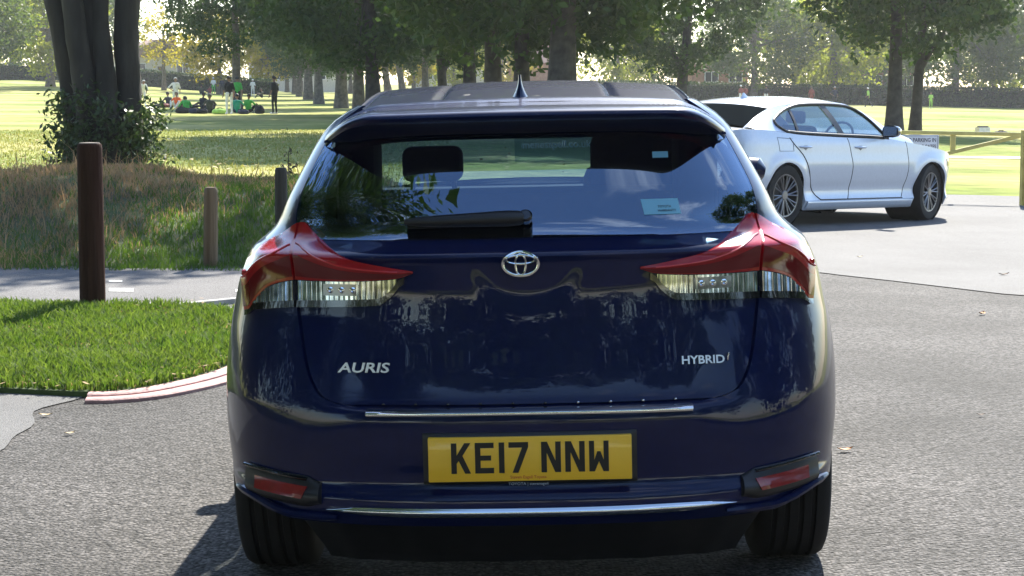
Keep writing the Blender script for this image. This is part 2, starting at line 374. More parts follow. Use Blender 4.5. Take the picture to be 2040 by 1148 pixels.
BGRASS = M('bank_grass_green', (.045, .10, .02), .7, c2=(.10, .17, .035), scale=1.2, transl=.35, island=.5, spec=.2)
DGRASS = M('bank_grass_dry', (.22, .145, .08), .8, c2=(.42, .31, .175), scale=1.2, transl=.3, island=.6, spec=.2)
pts = []
while len(pts) < 60000:
    x, y = random.uniform(-4.2, -1.38), random.uniform(9.2, 12.85)
    if in_poly(x, y, VO) and (random.random() < .75 + .25 * math.sin(x * 3.1 + 1) * math.sin(y * 2.7)): pts.append((x, y, gz(x, y) + .03))
P = np.array(pts); hh = rng.uniform(.025, .085, len(P)) * (1 + .35 * np.sin(P[:, 0] * 5) * np.sin(P[:, 1] * 4))
blades('verge_grass', P, hh, rng.uniform(.006, .012, len(P)), .75, VGRASS, 'bright green grass on the kerbed nose by the tall post', 'grass')
P2 = P[rng.random(len(P)) < .07]; blades('dead_grass', P2, rng.uniform(.02, .06, len(P2)), rng.uniform(.004, .009, len(P2)), 1.2, DGRASS, 'dead straw blades among the green grass of the nose', 'grass')
pg, pd = [], []
for _ in range(60000):
    x, y = random.uniform(-6.4, -.35), random.uniform(15.3, 20.8); b = bund_h(x, y); t = (y - 15.3) / 4.6
    dry = sstep(.15, .62, t + .28 * math.sin(x * 1.7 + 2) + random.uniform(-.25, .25)) * (.7 + .3 * sstep(-2.0, -3.6, x) if x > -3.6 else 1)
    (pd if random.random() < dry * .9 else pg).append((x, y, gz(x, y) + b - .03))
P = np.array(pg); blades('bank_grass', P, rng.uniform(.035, .115, len(P)), rng.uniform(.006, .012, len(P)), .75, BGRASS, 'green grass growing up the bank behind the path', 'grass')
P = np.array(pd); blades('dry_grass', P, rng.uniform(.03, .105, len(P)) * np.where(rng.random(len(P)) < .025, 2.8, 1) * (1 + .4 * np.sin(P[:, 0] * 4.3) * np.sin(P[:, 1] * 3.7)), rng.uniform(.005, .011, len(P)), .8, DGRASS, 'dry brown seeding grass along the top of the bank', 'grass')
# sparse far tufts and fallen leaves on the field
pts = [(random.uniform(-18, -1.5), random.uniform(30, 62)) for _ in range(26000)]
P = np.array([(x, y, gz(x, y) - .03) for x, y in pts]); 
blades('field_tufts', P, rng.uniform(.03, .09, len(P)), rng.uniform(.015, .03, len(P)), .8, M('field_tuft', (.13, .17, .04), .8, c2=(.3, .28, .1), scale=.4, transl=.3, island=.5), 'short grass tufts on the sunny field behind the bank', 'grass')
def leaf_litter(name, pts, s0, s1, mat, label):
    V, F = [], []
    for (x, y, z) in pts:
        s = random.uniform(s0, s1); a = random.uniform(0, 6.3); t = random.uniform(-.35, .35); o = len(V)
        for (u, v_) in ((-1, 0), (0, -.55), (1, 0), (0, .55)): V.append((x + s*(u*math.cos(a) - v_*math.sin(a)), y + s*(u*math.sin(a) + v_*math.cos(a)), z + s*(t*u + .35)))
        F.append((o, o+1, o+2, o+3))
    return tag(obj(name, V, F, mat, weld=0, recalc=False, smooth=False), label, 'leaves', kind='stuff')
LITTER = M('fallen_leaf_litter', (.3, .2, .06), .8, c2=(.5, .38, .15), island=.8)
leaf_litter('leaf_litter', [(x, y, gz(x, y)) for x, y in ((random.uniform(-16, 1), random.gauss(40, 8)) for _ in range(1600)) if y > 31], .03, .07, LITTER, 'yellow fallen leaves scattered over the field beyond the bank')
pts = []
for p in VO:
    for _ in range(2):
        x, y = p.x + random.gauss(0, .09), p.y + random.gauss(0, .09); pts.append((x, y, gz(x, y) + .06))
leaf_litter('leaf_litter', pts, .010, .022, M('brown_leaf_litter', (.16, .09, .03), .8, c2=(.34, .22, .09), island=.8), 'small brown leaves caught along the edge of the grass nose')

# ------------------------------------------------------------------ dark blue hatchback, seen from behind
NAVY = M('navy_metallic_paint', (.0035, .008, .046), .3, metal=0, coat=.62, var=.1, scale=40, coat_r=.012, spec=.04)
BLACKP = M('black_plastic', (.012, .012, .013), .45, var=.2, scale=30)
GLOSSB = M('gloss_black', (.008, .008, .010), .12, coat=1, var=.1)
RUBBER = M('tyre_rubber', (.009, .009, .010), .85, var=.3, scale=18)
CHROME = M('chrome_trim', (.78, .79, .8), .12, metal=1, var=.05)
SATIN = M('satin_chrome', (.85, .86, .87), .38, metal=.8, var=.05)
REDL = M('red_lens', (.34, .007, .012), .14, coat=.3, spec=.3, var=.15, scale=12)
REDD = M('red_reflector', (.22, .012, .012), .25, coat=.6, var=.15, scale=40)
CLEARL = M('clear_lens_reflector', (.13, .13, .115), .10, metal=.85, coat=1, c2=(.62, .62, .58), scale=26)
FABRIC = M('dark_seat_fabric', (.009, .009, .011), .9, var=.3, scale=50)
YELLOW = M('plate_yellow', (.92, .52, .028), .35, coat=.4, var=.05)
INK = M('plate_black', (.006, .006, .006), .4, var=.1)
RGLASS = glass_mat('rear_window_glass', (.28, .41, .54), .26, rc=(.60, .76, 1.0))
SGLASS = glass_mat('side_window_glass', (.5, .56, .58), .07)
def build_hatchback():
    car = tag(empty('hatchback_car', (px_x(1064, 5.13), 5.13, gz(px_x(1064, 5.13), 5.6)), (0, R_(-1.25), R_(-.85))),
              'dark navy blue hatchback car seen from behind, filling the foreground', 'car')
    Rr = curve([(.15, .10), (.22, .05), (.275, .012), (.31, -.008), (.345, -.006), (.362, .012), (.38, .018), (.48, .012), (.55, .014), (.566, .02), (.578, .05), (.60, .062),
                (.70, .082), (.80, .095), (.88, .10), (.94, .100), (.955, .094), (.964, .100), (.972, .118), (.985, .152), (1.0, .188), (1.03, .220), (1.06, .242), (1.25, .372), (1.345, .44)])
    Wd = curve([(.2, .825), (.3, .845), (.4, .858), (.5, .865), (.6, .866), (.7, .86), (.8, .845), (.88, .825), (.95, .79), (1.0, .735), (1.03, .708), (1.115, .665), (1.2, .622), (1.27, .582), (1.31, .545), (1.345, .488)])
    Rq = curve([(.38, .018), (.48, .014), (.56, .022), (.62, .038), (.70, .062), (.80, .095)])
    Lw = curve([(.2, .72), (.9, .74), (1.0, .62), (1.05, .56), (1.36, .5)])
    def NN(z): return 2.8 + 1.3 * sstep(.98, 1.12, z)
    def u_of(x, z): return math.asin(min(1, (abs(x) / Wd(z)) ** (NN(z) / 2))) / (math.pi / 2)
    def Su(u, z, off=0, sg=1):
        e = 2 / NN(z); th = min(u, 1) * math.pi / 2; W, L, R0 = Wd(z), Lw(z), Rr(z)
        x = W * math.sin(th) ** e; R0 = lerp(R0, Rq(z), sstep(.40, .56, x)) if .38 < z < .80 else R0; y = R0 + L * (1 - max(math.cos(th), 0) ** e)
        if off:   # plan-normal offset
            d = 1e-3; th2 = min(th + d, math.pi/2); th1 = max(th - d, 0)
            dx = math.sin(th2) ** e - math.sin(th1) ** e; dy = (L / W) * (max(math.cos(th1), 0) ** e - max(math.cos(th2), 0) ** e)
            l = math.hypot(dx, dy) or 1; x += off * dy / l; y -= off * dx / l
        return (sg * x, y, z)
    def Sx(x, z, off=0): return Su(u_of(x, z), z, off, 1 if x >= 0 else -1)
    xs_ = curve([(.575, .45), (.583, .505), (.60, .545), (.63, .568), (.67, .584), (.76, .602), (.83, .612), (.972, .618), (.985, .60), (1.0, .55)])
    AR, AY, AZ = .345, .80, .315
    def arch(y):
        for c in (AY, 3.40):
            if abs(y - c) < AR: return AZ + math.sqrt(AR**2 - (y - c)**2)
        return 0
    # ---- lower body shell, half grid mirrored
    zrows = [.270, .285, .30, .32, .338, .348, .356, .364, .374, .39, .415, .45, .5, .54, .558, .566, .572, .5745, .575, .583, .6, .615, .63, .65, .67, .70, .73, .76, .79, .82, .85, .88, .91, .94, .955, .965, .975, .985, .993, 1.0]
    KI, KO, KS, KF = 12, 34, 46, 14
    def colpt(c, zr):
        # returns (x, y, z) for column c at nominal row height
        z = zr
        if c <= KI + 1:
            xin = xs_(max(z, .575)); t = min(c, KI) / KI; x = xin * t
            zl = .268; z = max(z, zl)
            rec = .014 if (zr >= .575 and c <= KI) else 0
            return Su(u_of(x, z), z, -rec)
        if c <= KI + 1 + KO:
            u0 = u_of(xs_(max(z, .575)), max(z, .4)); t = (c - KI - 1) / KO; u = lerp(u0, 1, t)
            p = Su(u, .5); zl = max(.268 + .05 * sstep(.64, .82, p[0]), arch(p[1])); z = max(z, zl)
            return Su(u, z)
        if c <= KI + 1 + KO + KS:
            t = (c - KI - 1 - KO) / KS; y = lerp(Rr(.5) + Lw(.5), 3.55, t); zl = max(.24, arch(y)); z = max(z, zl)
            yy = lerp(Rr(z) + Lw(z), 3.55, t); zt = 1.0 - .14 * sstep(2.9, 3.6, yy); z = min(z, zt); return (Wd(z), yy, z)
        t = (c - KI - 1 - KO - KS) / KF; th = t * math.pi / 2; e = 2 / 2.5
        y = 3.55 + .75 * math.sin(th) ** e; zl = max(.22, arch(y)); zt = .86 - .14 * t; z = min(max(z, zl), zt)
        return (Wd(z) * max(math.cos(th), 0) ** e, y, z)
    nc = KI + KO + KS + KF + 2; V, Fc = [], []
    for sg in (1, -1):
        o = len(V)
        for zr in zrows:
            for c in range(nc): p = colpt(c, zr); V.append((sg * p[0], p[1], p[2]))
        for j in range(len(zrows) - 1):
            for c in range(nc - 1):
                q = (o+j*nc+c, o+j*nc+c+1, o+(j+1)*nc+c+1, o+(j+1)*nc+c); Fc.append(q if sg > 0 else q[::-1])
    obj('body', V, Fc, NAVY, car, weld=2e-5, angle=40)
    # ---- tailgate panel, set in the shell with a shut gap
    def bowl(x, z):   # scooped hollow below the badge
        r = math.hypot(x / .17, (z - .955) / .155)
        return -.0035 * (1 - sstep(.62, 1.0, r)) * sstep(.965, .93, z)
    def tg(a, b, off):
        z = lerp(.5795, .998, b); x = (a * 2 - 1) * (xs_(z) - .008)
        return Sx(x, z, off - .0015 + bowl(x, z))
    V, Fc = skirt(tg, 121, 81, .012); tail = obj('tailgate', V, Fc, NAVY, car, angle=40)
    # ---- hood, floor and underbody
    def hood(a, b):
        y = lerp(2.95, 4.27, b); W = Wd(.9) * (1 - max(0, (y - 3.55) / .75) ** 2.5) ** (1/2.5) if y > 3.55 else Wd(.95)
        x = (a * 2 - 1) * W; return (x, y, lerp(1.0, .74, b ** 1.6) + .05 * (1 - (a*2-1)**2) - .02)
    V, Fc = grid(hood, 17, 14); obj('bonnet', V, Fc, NAVY, car)
    V, Fc = comb(box(-.78, .78, 1.2, 3.0, .22, .27), box(-.5, .5, .2, 4.1, .19, .36)); obj('underbody', V, Fc, BLACKP, car, smooth=False)
    V, Fc = grid(lambda a, b: Sx((a*2-1) * lerp(.585, .61, b), lerp(.14, .272, b), -.012 - .06 * (1-b) + .008 * abs(math.sin(a * math.pi * 6)) ** 6), 121, 8); obj('diffuser_shade_panel', V, Fc, BLACKP, car)  # black diffuser, hung low and wide to stand in for the shadow underneath
    V, Fc = comb(box(-.48, .48, .32, .80, .93, .955), box(-.70, .70, .7, 3.0, .36, .40)); obj('parcel_shelf', V, Fc, FABRIC, car, smooth=False)
    # ---- greenhouse
    xg = curve([(.996, .55), (1.002, .58), (1.012, .603), (1.03, .622), (1.06, .620), (1.1, .612), (1.2, .570), (1.275, .532)])
    def glassf(a, b): z = lerp(.997, 1.275, b); return Sx((a*2-1) * xg(z), z, .004)
    V, Fc = grid(glassf, 61, 25); rw = obj('rear_window', V, Fc, RGLASS, car)
    # black printed border of the rear window
    def ring(a, b):
        t = a * 2 * math.pi; cx, cz = math.cos(t), math.sin(t); k = (abs(cx) ** 5 + abs(cz) ** 5) ** (-1/5)
        sx, sz = cx * k, cz * k; zo = lerp(.999, 1.273, (sz + 1) / 2); xo = sx * xg(zo)
        zi = lerp(1.030, 1.252, (sz + 1) / 2); xi = sx * (xg(zi) - .058 - .01 * (sz < 0))
        return Sx(lerp(xo, xi, b), lerp(zo, zi, b), -.002)
    V, Fc = grid(ring, 128, 4, wrap=True); obj('window_border', V, Fc, GLOSSB, rw)
    zroof = curve([(.30, 1.334), (.45, 1.345), (.7, 1.364), (1.1, 1.389), (1.5, 1.402), (1.8, 1.404), (2.1, 1.392), (2.4, 1.355)])
    yf = curve([(.98, 3.12), (1.1, 2.92), (1.2, 2.72), (1.3, 2.50), (1.345, 2.36)])
    for sg in (1, -1):
        def cp(a, b, off, sg=sg):
            z = lerp(.985, 1.347, b); ye = 1.12
            if a < .7: u = lerp(u_of(min(xg(z) + .006, .93 * Wd(z)), z), 1, a / .7); return Su(u, z, off, sg)
            p = Su(1, z, off, sg); return (p[0], lerp(p[1], ye, (a - .7) / .3), z)
        V, Fc = skirt(cp, 31, 19, .012); obj('rear_pillar', V, Fc, NAVY, car)
        V, Fc = grid(lambda a, b, sg=sg: (sg * (Wd(lerp(.99, 1.28, b)) + .001), lerp(1.122, yf(lerp(.99, 1.28, b)) - .07, a), lerp(.99, 1.28, b)), 14, 8); obj('side_window', V, Fc, SGLASS, car)
        V, Fc = grid(lambda a, b, sg=sg: (sg * (Wd(lerp(.99, 1.28, b)) + .004), 1.98 + .09 * (a - .5), lerp(.99, 1.28, b)), 3, 8); obj('door_pillar', V, Fc, GLOSSB, car)
        V, Fc = grid(lambda a, b, sg=sg: (sg * (Wd(lerp(.98, 1.28, b)) + .002 - .05 * a), yf(lerp(.98, 1.28, b)) - .075 + .1 * a, lerp(.98, 1.28, b)), 4, 8); obj('front_pillar', V, Fc, NAVY, car)
        V, Fc = grid(lambda a, b, sg=sg: (sg * Wd(lerp(1.275, 1.347, b)), lerp(1.121, yf(lerp(1.275, 1.347, b)), a), lerp(1.275, 1.347, b)), 16, 7); obj('roof_rail', V, Fc, NAVY, car)
        V, Fc = tube([(sg * .468, y, zroof(y) - .026) for y in np.linspace(.66, 2.3, 14)], .008, 8); obj('roof_moulding', V, Fc, NAVY, car)
        # door mirrors
        mo = 0 if sg > 0 else .035
        V, Fc = tube([(sg*(x_ - mo), y_, z_) for x_, y_, z_ in ((.72, 2.75, .99), (.77, 2.74, 1.02), (.82, 2.72, 1.045), (.875, 2.70, 1.045), (.895, 2.70, 1.04))], [.03, .06, .08, .07, .03], 14, sq=(1, .75)); obj('door_mirror', V, Fc, NAVY, car)
    V, Fc = grid(lambda a, b: ((a*2-1) * (Wd(lerp(.98, 1.34, b)) - .04), yf(lerp(.98, 1.34, b)) + .22 * (1 - (a*2-1)**2) - .02, lerp(.98, 1.34, b)), 17, 9); ws = obj('windscreen', V, Fc, glass_mat('windscreen_glass', (.85, .92, .9), .05), car)
    # roof skin with pressed ribs
    def roof(a, b):
        y = lerp(.46, 2.40, b); s = a * 2 - 1; x = s * .472
        rib = -.009 * math.exp(-((abs(x) - .245) / .012) ** 2) + .004 * sstep(.25, .235, abs(x))
        edge = -.014 * sstep(.44, .472, abs(x)); return (x, y + .05 * (1 - s*s) * b, zroof(y) - .018 * abs(s) ** 2.2 + rib + edge)
    V, Fc = grid(roof, 121, 40); obj('roof', V, Fc, NAVY, car)
    # spoiler: lofted section
    def sp(a, b):
        s = a * 2 - 1; k = abs(s); x = .548 * s
        te_y = .245 + .015 * k**2; te_z = 1.322 - .006 * k*k 
        top_y, top_z = .60 + .02 * k, zroof(.6) - .018 * min(1, k * 1.16) ** 2.2 + .006 
        bot_y, bot_z = .40 + .03 * k, 1.262 - .008 * k
        e_ = max(0, (k - .72) / .28) ** 2.1; te_y, te_z = lerp(te_y, .455, e_), lerp(te_z, 1.258, e_); top_y, top_z = lerp(top_y, .60, e_), lerp(top_z, 1.276, e_)
        sec = [(top_y, top_z - .012), (top_y, top_z), (lerp(top_y, te_y, .3), lerp(top_z, te_z, .3) + .004), (lerp(top_y, te_y, .345), lerp(top_z, te_z, .345) - .002), (lerp(top_y, te_y, .38), lerp(top_z, te_z, .38) + .003),
               (lerp(top_y, te_y, .8), lerp(top_z, te_z, .8) + .006), (te_y + .018, te_z + .006), (te_y + .004, te_z + .001), (te_y, te_z - .006), (te_y + .006, te_z - .016), (te_y + .03, te_z - .022), (lerp(te_y, bot_y, .5), lerp(te_z, bot_z, .55)), (bot_y, bot_z - .004), (bot_y + .05, bot_z)]
        f = b * (len(sec) - 1); i = min(int(f), len(sec) - 2); t = f - i
        return (x, lerp(sec[i][0], sec[i+1][0], t), lerp(sec[i][1], sec[i+1][1], t))
    V, Fc = grid(sp, 81, 14); obj('spoiler', V, Fc, NAVY, car, angle=55)
    # shark fin aerial
    V, Fc = [], []
    for i in range(9):
        t = i / 8; zc = lerp(zroof(.62) - .004, zroof(.62) + .066, t); hl = lerp(.075, .010, t ** .8); hw = .0055 * (1 - t * .3) + .023 * (1 - t) ** 2.2; yc = .64 - .035 * t
        for k in range(12):
            th = 2 * math.pi * k / 12; V.append((-.012 + hw * math.sin(th), yc + hl * math.cos(th), zc))
    Fc = [(i*12+k, i*12+(k+1) % 12, (i+1)*12+(k+1) % 12, (i+1)*12+k) for i in range(8) for k in range(12)] + [tuple(96 + k for k in range(12))]
    obj('roof_aerial', V, Fc, NAVY, car)
    # ---- tail lamps
    zhi = curve([(.292, .922), (.374, .935), (.467, .955), (.53, .985), (.575, 1.020), (.600, 1.040), (.66, 1.008), (.72, .975), (.745, .950), (.775, .93)])
    zrl = curve([(.292, .917), (.33, .905), (.40, .899), (.50, .896), (.605, .896), (.64, .89), (.69, .872), (.73, .835), (.755, .805), (.775, .80)])
    zcl = curve([(.325, .900), (.35, .868), (.385, .846), (.45, .842), (.605, .836), (.68, .828), (.735, .818), (.76, .802), (.775, .798)])
    for sg in (1, -1):
        for nm, x0, x1, n_ in (('inner', .293, .607, 40), ('outer', .6135, .768, 26)):
            lamp = None
            def red(a, b, off, sg=sg, x0=x0, x1=x1):
                x = lerp(x0, x1, a); z = lerp(zrl(x), zhi(x), b); g = .010 + .013 * (1 - abs(b - .66) / .66 if b < .66 else 1 - (b - .66) / .34) * sstep(.28, .45, x)
                return Sx(sg * x, z, g + off)
            V, Fc = skirt(red, n_ * 2, 21, .035); lamp = obj('tail_lamp', V, Fc, REDL, car, angle=48)
            V, Fc = skirt(lambda a, b, off: red(a * .985 + .008, .06 + .40 * b, off + .0015), n_, 7, .004); obj('lower_red_lens', V, Fc, M('deep_red_lens', (.13, .003, .006), .1, coat=.5, spec=.3), lamp, angle=48)
            obj('light_guide', *tube([red(a, .64, .0015) for a in np.linspace(.12 if nm == 'inner' else .02, .98, 24)], .0028, 8), M('bright_red_guide', (.55, .03, .03), .2, coat=.5), lamp)
            xa = max(x0, .336)
            def clr(a, b, off, sg=sg, xa=xa, x1=x1):
                x = lerp(xa, x1 - .008, a); z = lerp(zcl(x) + .006, zrl(x) - .002, b); rb = .0065 * abs(math.sin(x * math.pi / .0135)) if off == 0 else 0
                if .44 < x < .525: rb *= .15
                return Sx(sg * x, max(z, zcl(x) + .006), .006 + rb + off)
            V, Fc = skirt(clr, 110 if nm == 'inner' else 50, 8, .02); obj('clear_lens', V, Fc, CLEARL, lamp, angle=60)
            def bez(a, b, off, sg=sg, x0=x0, x1=x1):
                x = lerp(max(x0, .318), x1, a); return Sx(sg * x, lerp(zcl(x) - .012, zcl(x) + .006, b), .009 + off)
            V, Fc = skirt(bez, 24, 4, .02); obj('lamp_bezel', V, Fc, GLOSSB, lamp)
            if nm == 'inner':   # dark chamber with round bulbs behind the lens
                V, Fc = grid(lambda a, b, sg=sg: Sx(sg * lerp(.425, .535, a), lerp(.858, .888, b), .0105), 8, 4); obj('lamp_chamber', V, Fc, M('smoked_lens', (.10, .10, .095), .2, metal=.5, coat=1), lamp)
                for q in (.45, .48, .51):
                    c = Sx(sg * q, .873, .011); V, Fc = lathe([(.0085, 0), (.0085, .003), (.005, .004), (0.0005, .001)], 12); obj('bulb_reflector', *xf((V, Fc), Matrix.Translation(c) @ Matrix.Rotation(math.pi/2, 4, 'X')), CHROME, lamp)
        V, Fc = bevel_box(-.008, .008, -.03, .03, -.008, .008, .004); c = Sx(sg * .765, .90, .012); obj('lamp_fin', *xf((V, Fc), Matrix.Translation(c)), REDL, car)
        # bumper reflector pod
        def pod(a, b, off, sg=sg):
            x = lerp(.545, .755, a); zc = .349 + .012 * a; h = .026 + .012 * sstep(.0, .2, a) ; lip = .014 * (1 - abs(b * 2 - 1) ** 4)
            return Sx(sg * x, zc + (b - .5) * 2 * h, .004 + lip + off)
        V, Fc = skirt(pod, 26, 12, .02); pd_ = obj('reflector_housing', V, Fc, BLACKP, car)
        V, Fc = skirt(lambda a, b, off, sg=sg: Sx(sg * lerp(.575 + .015 * (1-b), .722, a), .351 + .01 * a + (b - .5) * .030, .021 + off), 14, 4, .006); obj('reflector', V, Fc, REDD, pd_)
        V, Fc = tube([Sx(sg * x, .290 + .04 * sstep(.62, .79, x), .010) for x in np.linspace(.50, .79, 12)], [.006] + [.011] * 9 + [.012, .006], 8); obj('bumper_lip', V, Fc, NAVY, car)
        V, Fc = tube([Sx(sg * x, .379 + .016 * sstep(.5, .76, x), .010) for x in np.linspace(.58, .765, 9)], .005, 8); obj('reflector_trim', V, Fc, GLOSSB, pd_)
    # ---- trims, badge, lettering
    V, Fc = skirt(lambda a, b, off: Sx((a*2-1) * .418, .5655 + (b - .5) * .0165 - .002 * (a*2-1)**2, .010 + .004 * math.sin(b * math.pi) + off), 41, 5, .012); st = obj('chrome_strip', V, Fc, CHROME, car)
    for k in range(10):
        c = Sx(-.375 + k * .0835, .582, .006); V, Fc = bevel_box(-.004, .004, -.006, .01, -.003, .003, .002, 1); obj('strip_clip', *xf((V, Fc), Matrix.Translation(c)), GLOSSB if k < 6 else CHROME, st)
    def lowstrip(a, b, off):
        s = a*2-1; h = .011 * (1 - abs(s) ** 8) + .001; return Sx(s * .525, .309 + (b - .5) * 2 * h + .004 * s * s, .010 + .006 * math.sin(b * math.pi) + off)
    V, Fc = skirt(lowstrip, 61, 7, .015); obj('lower_chrome_strip', V, Fc, CHROME, car)
    def ell(cx, cz, ax, az, r, off, n=40):
        pts = [Sx(cx + ax * math.cos(2*math.pi*k/n), cz + az * math.sin(2*math.pi*k/n), off) for k in range(n)]
        V, F = [], []
        for k in range(n):
            t = 2*math.pi*k/n; nrm = Vector((math.cos(t), 0, math.sin(t)))
            for q in range(8):
                p = 2*math.pi*q/8; v = Vector(pts[k]) + nrm * r * math.cos(p) + Vector((0, -1, 0)) * r * .8 * math.sin(p); V.append(tuple(v))
        for k in range(n):
            for q in range(8): F.append((k*8+q, k*8+(q+1) % 8, ((k+1) % n)*8+(q+1) % 8, ((k+1) % n)*8+q))
        return V, F
    ex, ez = -.0145, .937
    bd = obj('badge', *ell(ex, ez, .0455, .0305, .0052, .006), CHROME, car)
    obj('badge_oval', *ell(ex, ez - .001, .0135, .0275, .0034, .007), CHROME, bd)
    obj('badge_oval', *ell(ex, ez + .0115, .0375, .0115, .0036, .007), CHROME, bd)
    def letters(name, s, x, z, size, wid, off, mat, parent, ext=.002, shear=.0, bold=0, flip=0):
        me = text_mesh(s, size, ext, shear, bold); wd = max(v.co.x for v in me.vertices) - min(v.co.x for v in me.vertices); k = wid / wd
        c0 = Vector(Sx(x, z, off)); c1 = Vector(Sx(x + .03, z, off)); cu = Vector(Sx(x, z + .02, off)); ax = (c1 - c0).normalized(); az = (cu - c0).normalized(); ay = ax.cross(az).normalized(); az = ay.cross(ax) * -1
        az = ay.cross(ax) ; az = az if az.z > 0 else -az
        nrm = ax.cross(az).normalized()
        for v in me.vertices: p = c0 + ax * v.co.x * k + az * v.co.y + nrm * v.co.z; v.co = p
        return link(name, me, mat, parent)
    letters('model_lettering', 'AURIS', -.428, .672, .036, .140, .004, SATIN, car, shear=.15, bold=.0006)
    letters('model_lettering', 'HYBRID', .452, .676, .030, .112, .004, SATIN, car, bold=.0005)
    V, Fc = bevel_box(-.002, .002, -.003, .003, -.010, .012, .001, 1); obj('lettering_accent', *xf((V, Fc), Matrix.Translation(Sx(.517, .682, .005)) @ Matrix.Rotation(.15, 4, 'Y')), CHROME, car)
    # ---- number plate
    def pl(a, b, off): return Sx((a*2-1) * .274, lerp(.379, .513, b), .004 + .010 * (1 - max(abs(a*2-1), abs(b*2-1)) ** 12) + off)
    V, Fc = skirt(pl, 41, 17, .01); ph = obj('plate_holder', V, Fc, BLACKP, car)
    py = Sx(0, .447, .016)[1]
    V, Fc = bevel_box(-.260, .260, py - .004, py + .03, .447 - .0575, .447 + .0575, .003, 2); pt = obj('number_plate', V, Fc, YELLOW, car)
    G = {'K': [[(0,0),(14,0),(14,26),(19,33),(35,0),(50,0),(29,46),(50,79),(34,79),(14,47),(14,79),(0,79)]],
         'E': [[(0,0),(48,0),(48,14),(14,14),(14,33),(41,33),(41,46),(14,46),(14,65),(48,65),(48,79),(0,79)]],
         '1': [[(0,0),(14,0),(14,79),(0,79)]], '7': [[(9,0),(24,0),(50,66),(50,79),(0,79),(0,65),(34,65)]],
         'N': [[(0,0),(14,0),(14,50),(35,0),(50,0),(50,79),(36,79),(36,30),(15,79),(0,79)]],
         'W': [[(0,0),(14,0),(25,26),(36,0),(50,0),(50,79),(37,79),(37,30),(29,52),(21,52),(13,30),(13,79),(0,79)]]}
    adv, xx = [], 0
    for ch in 'KE17 NNW':
        if ch == ' ': xx += 22; continue
        adv.append((ch, xx)); xx += (14 if ch == '1' else 50) + 11
    x0 = -(xx - 11) / 2
    for ch, ax in adv:
        p = G[ch][0]; n_ = len(p); V = [((x0 + ax + a) / 1000 * 1.0, py - .0047 - d, .447 + .004 + (b - 39.5) / 1000) for d in (0, .0006) for a, b in p]
        Fc = [tuple(range(n_))[::-1], tuple(range(n_, 2*n_))] + [(k, (k+1) % n_, n_+(k+1) % n_, n_+k) for k in range(n_)]
        obj('plate_letter', V, Fc, INK, pt, smooth=False)
    me = text_mesh('Steven Eagell Toyota', .011, .0002)
    for v in me.vertices: v.co = Vector((v.co.x * 1.0 - .005, py - .0048 - v.co.z, .447 - .047 + v.co.y))
    link('dealer_lettering', me, M('plate_small_print', (.55, .08, .03), .5), pt)
    me = text_mesh('TOYOTA | stevenagell', .010, .0002)
    for v in me.vertices: v.co = Vector((v.co.x * 1.1 - .005, py - .004 - v.co.z, .447 - .0645 + v.co.y))
    link('holder_lettering', me, M('holder_print', (.35, .38, .42), .5), ph)
    # ---- rear wiper
    hub = [(lerp(-.315, .012, t), lerp(1.043, 1.049, t)) for t in np.linspace(0, 1, 13)]
    V, Fc = tube([Sx(x, z, .030) for x, z in hub], [.007, .012, .014, .016, .017, .018, .019, .020, .021, .022, .022, .020, .008], 12, sq=(1, .95)); wp = obj('wiper_arm', V, Fc, BLACKP, car)
    V, Fc = tube([Sx(x, 1.030 + .004 * math.sin((x + .3) * 6), .012) for x in np.linspace(-.31, -.04, 8)], .006, 8); obj('wiper_blade', V, Fc, RUBBER, wp)
    hc = Sx(.0, 1.047, .02); obj('wiper_pivot', *xf(lathe([(.018, 0), (.018, .016), (.013, .022), (0, .023)], 20), Matrix.Translation(hc) @ Matrix.Rotation(R_(60), 4, 'X')), GLOSSB, wp)
    # ---- stickers on the rear glass
    STK = M('pale_blue_sticker', (.20, .47, .62), .5, var=.06)
    V, Fc = grid(lambda a, b: Sx(.357 + (a - .5) * .098 + (.5 - b) * .008, 1.068 + (b - .5) * .040, .0062), 8, 4); s_ = obj('window_sticker', V, Fc, STK, car)
    letters('sticker_print', 'TOYOTA', .366, 1.068, .0095, .036, .0072, INK, s_, .0002); letters('sticker_print', 'WARRANTY', .372, 1.0575, .0095, .050, .0072, INK, s_, .0002)
    V, Fc = grid(lambda a, b: Sx(.362 + (a - .5) * .042, 1.202 + (b - .5) * .016, .0062), 5, 3); obj('window_sticker', V, Fc, STK, car)
    # ---- wheels
    for sg in (1, -1):
        for yc in (AY, 3.40):
            cx = sg * (.735 if yc < 2 else .75); t0 = -.105
            prof = [(.20, -.095), (.24, -.105), (.285, -.106), (.302, -.098), (.311, -.082)]
            for g in (-.055, -.02, .02, .055): prof += [(.313, g - .008), (.305, g - .005), (.305, g + .005), (.313, g + .008)]
            prof += [(.311, .082), (.302, .098), (.285, .106), (.24, .105), (.20, .095)]
            wh = obj('wheel', *xf(lathe(prof, 48, 'x'), Matrix.Translation((cx, yc, .314))), RUBBER, car)
            V, Fc = lathe([(.205, -.09), (.205, .09), (.195, .085), (.17, .06), (.06, .055), (.0, .06)], 32, 'x')
            obj('rim', *xf((V, Fc), Matrix.Translation((cx, yc, .314)) @ Matrix.Scale(sg, 4, (1, 0, 0))), M('alloy_silver', (.5, .5, .51), .3, metal=1), wh)
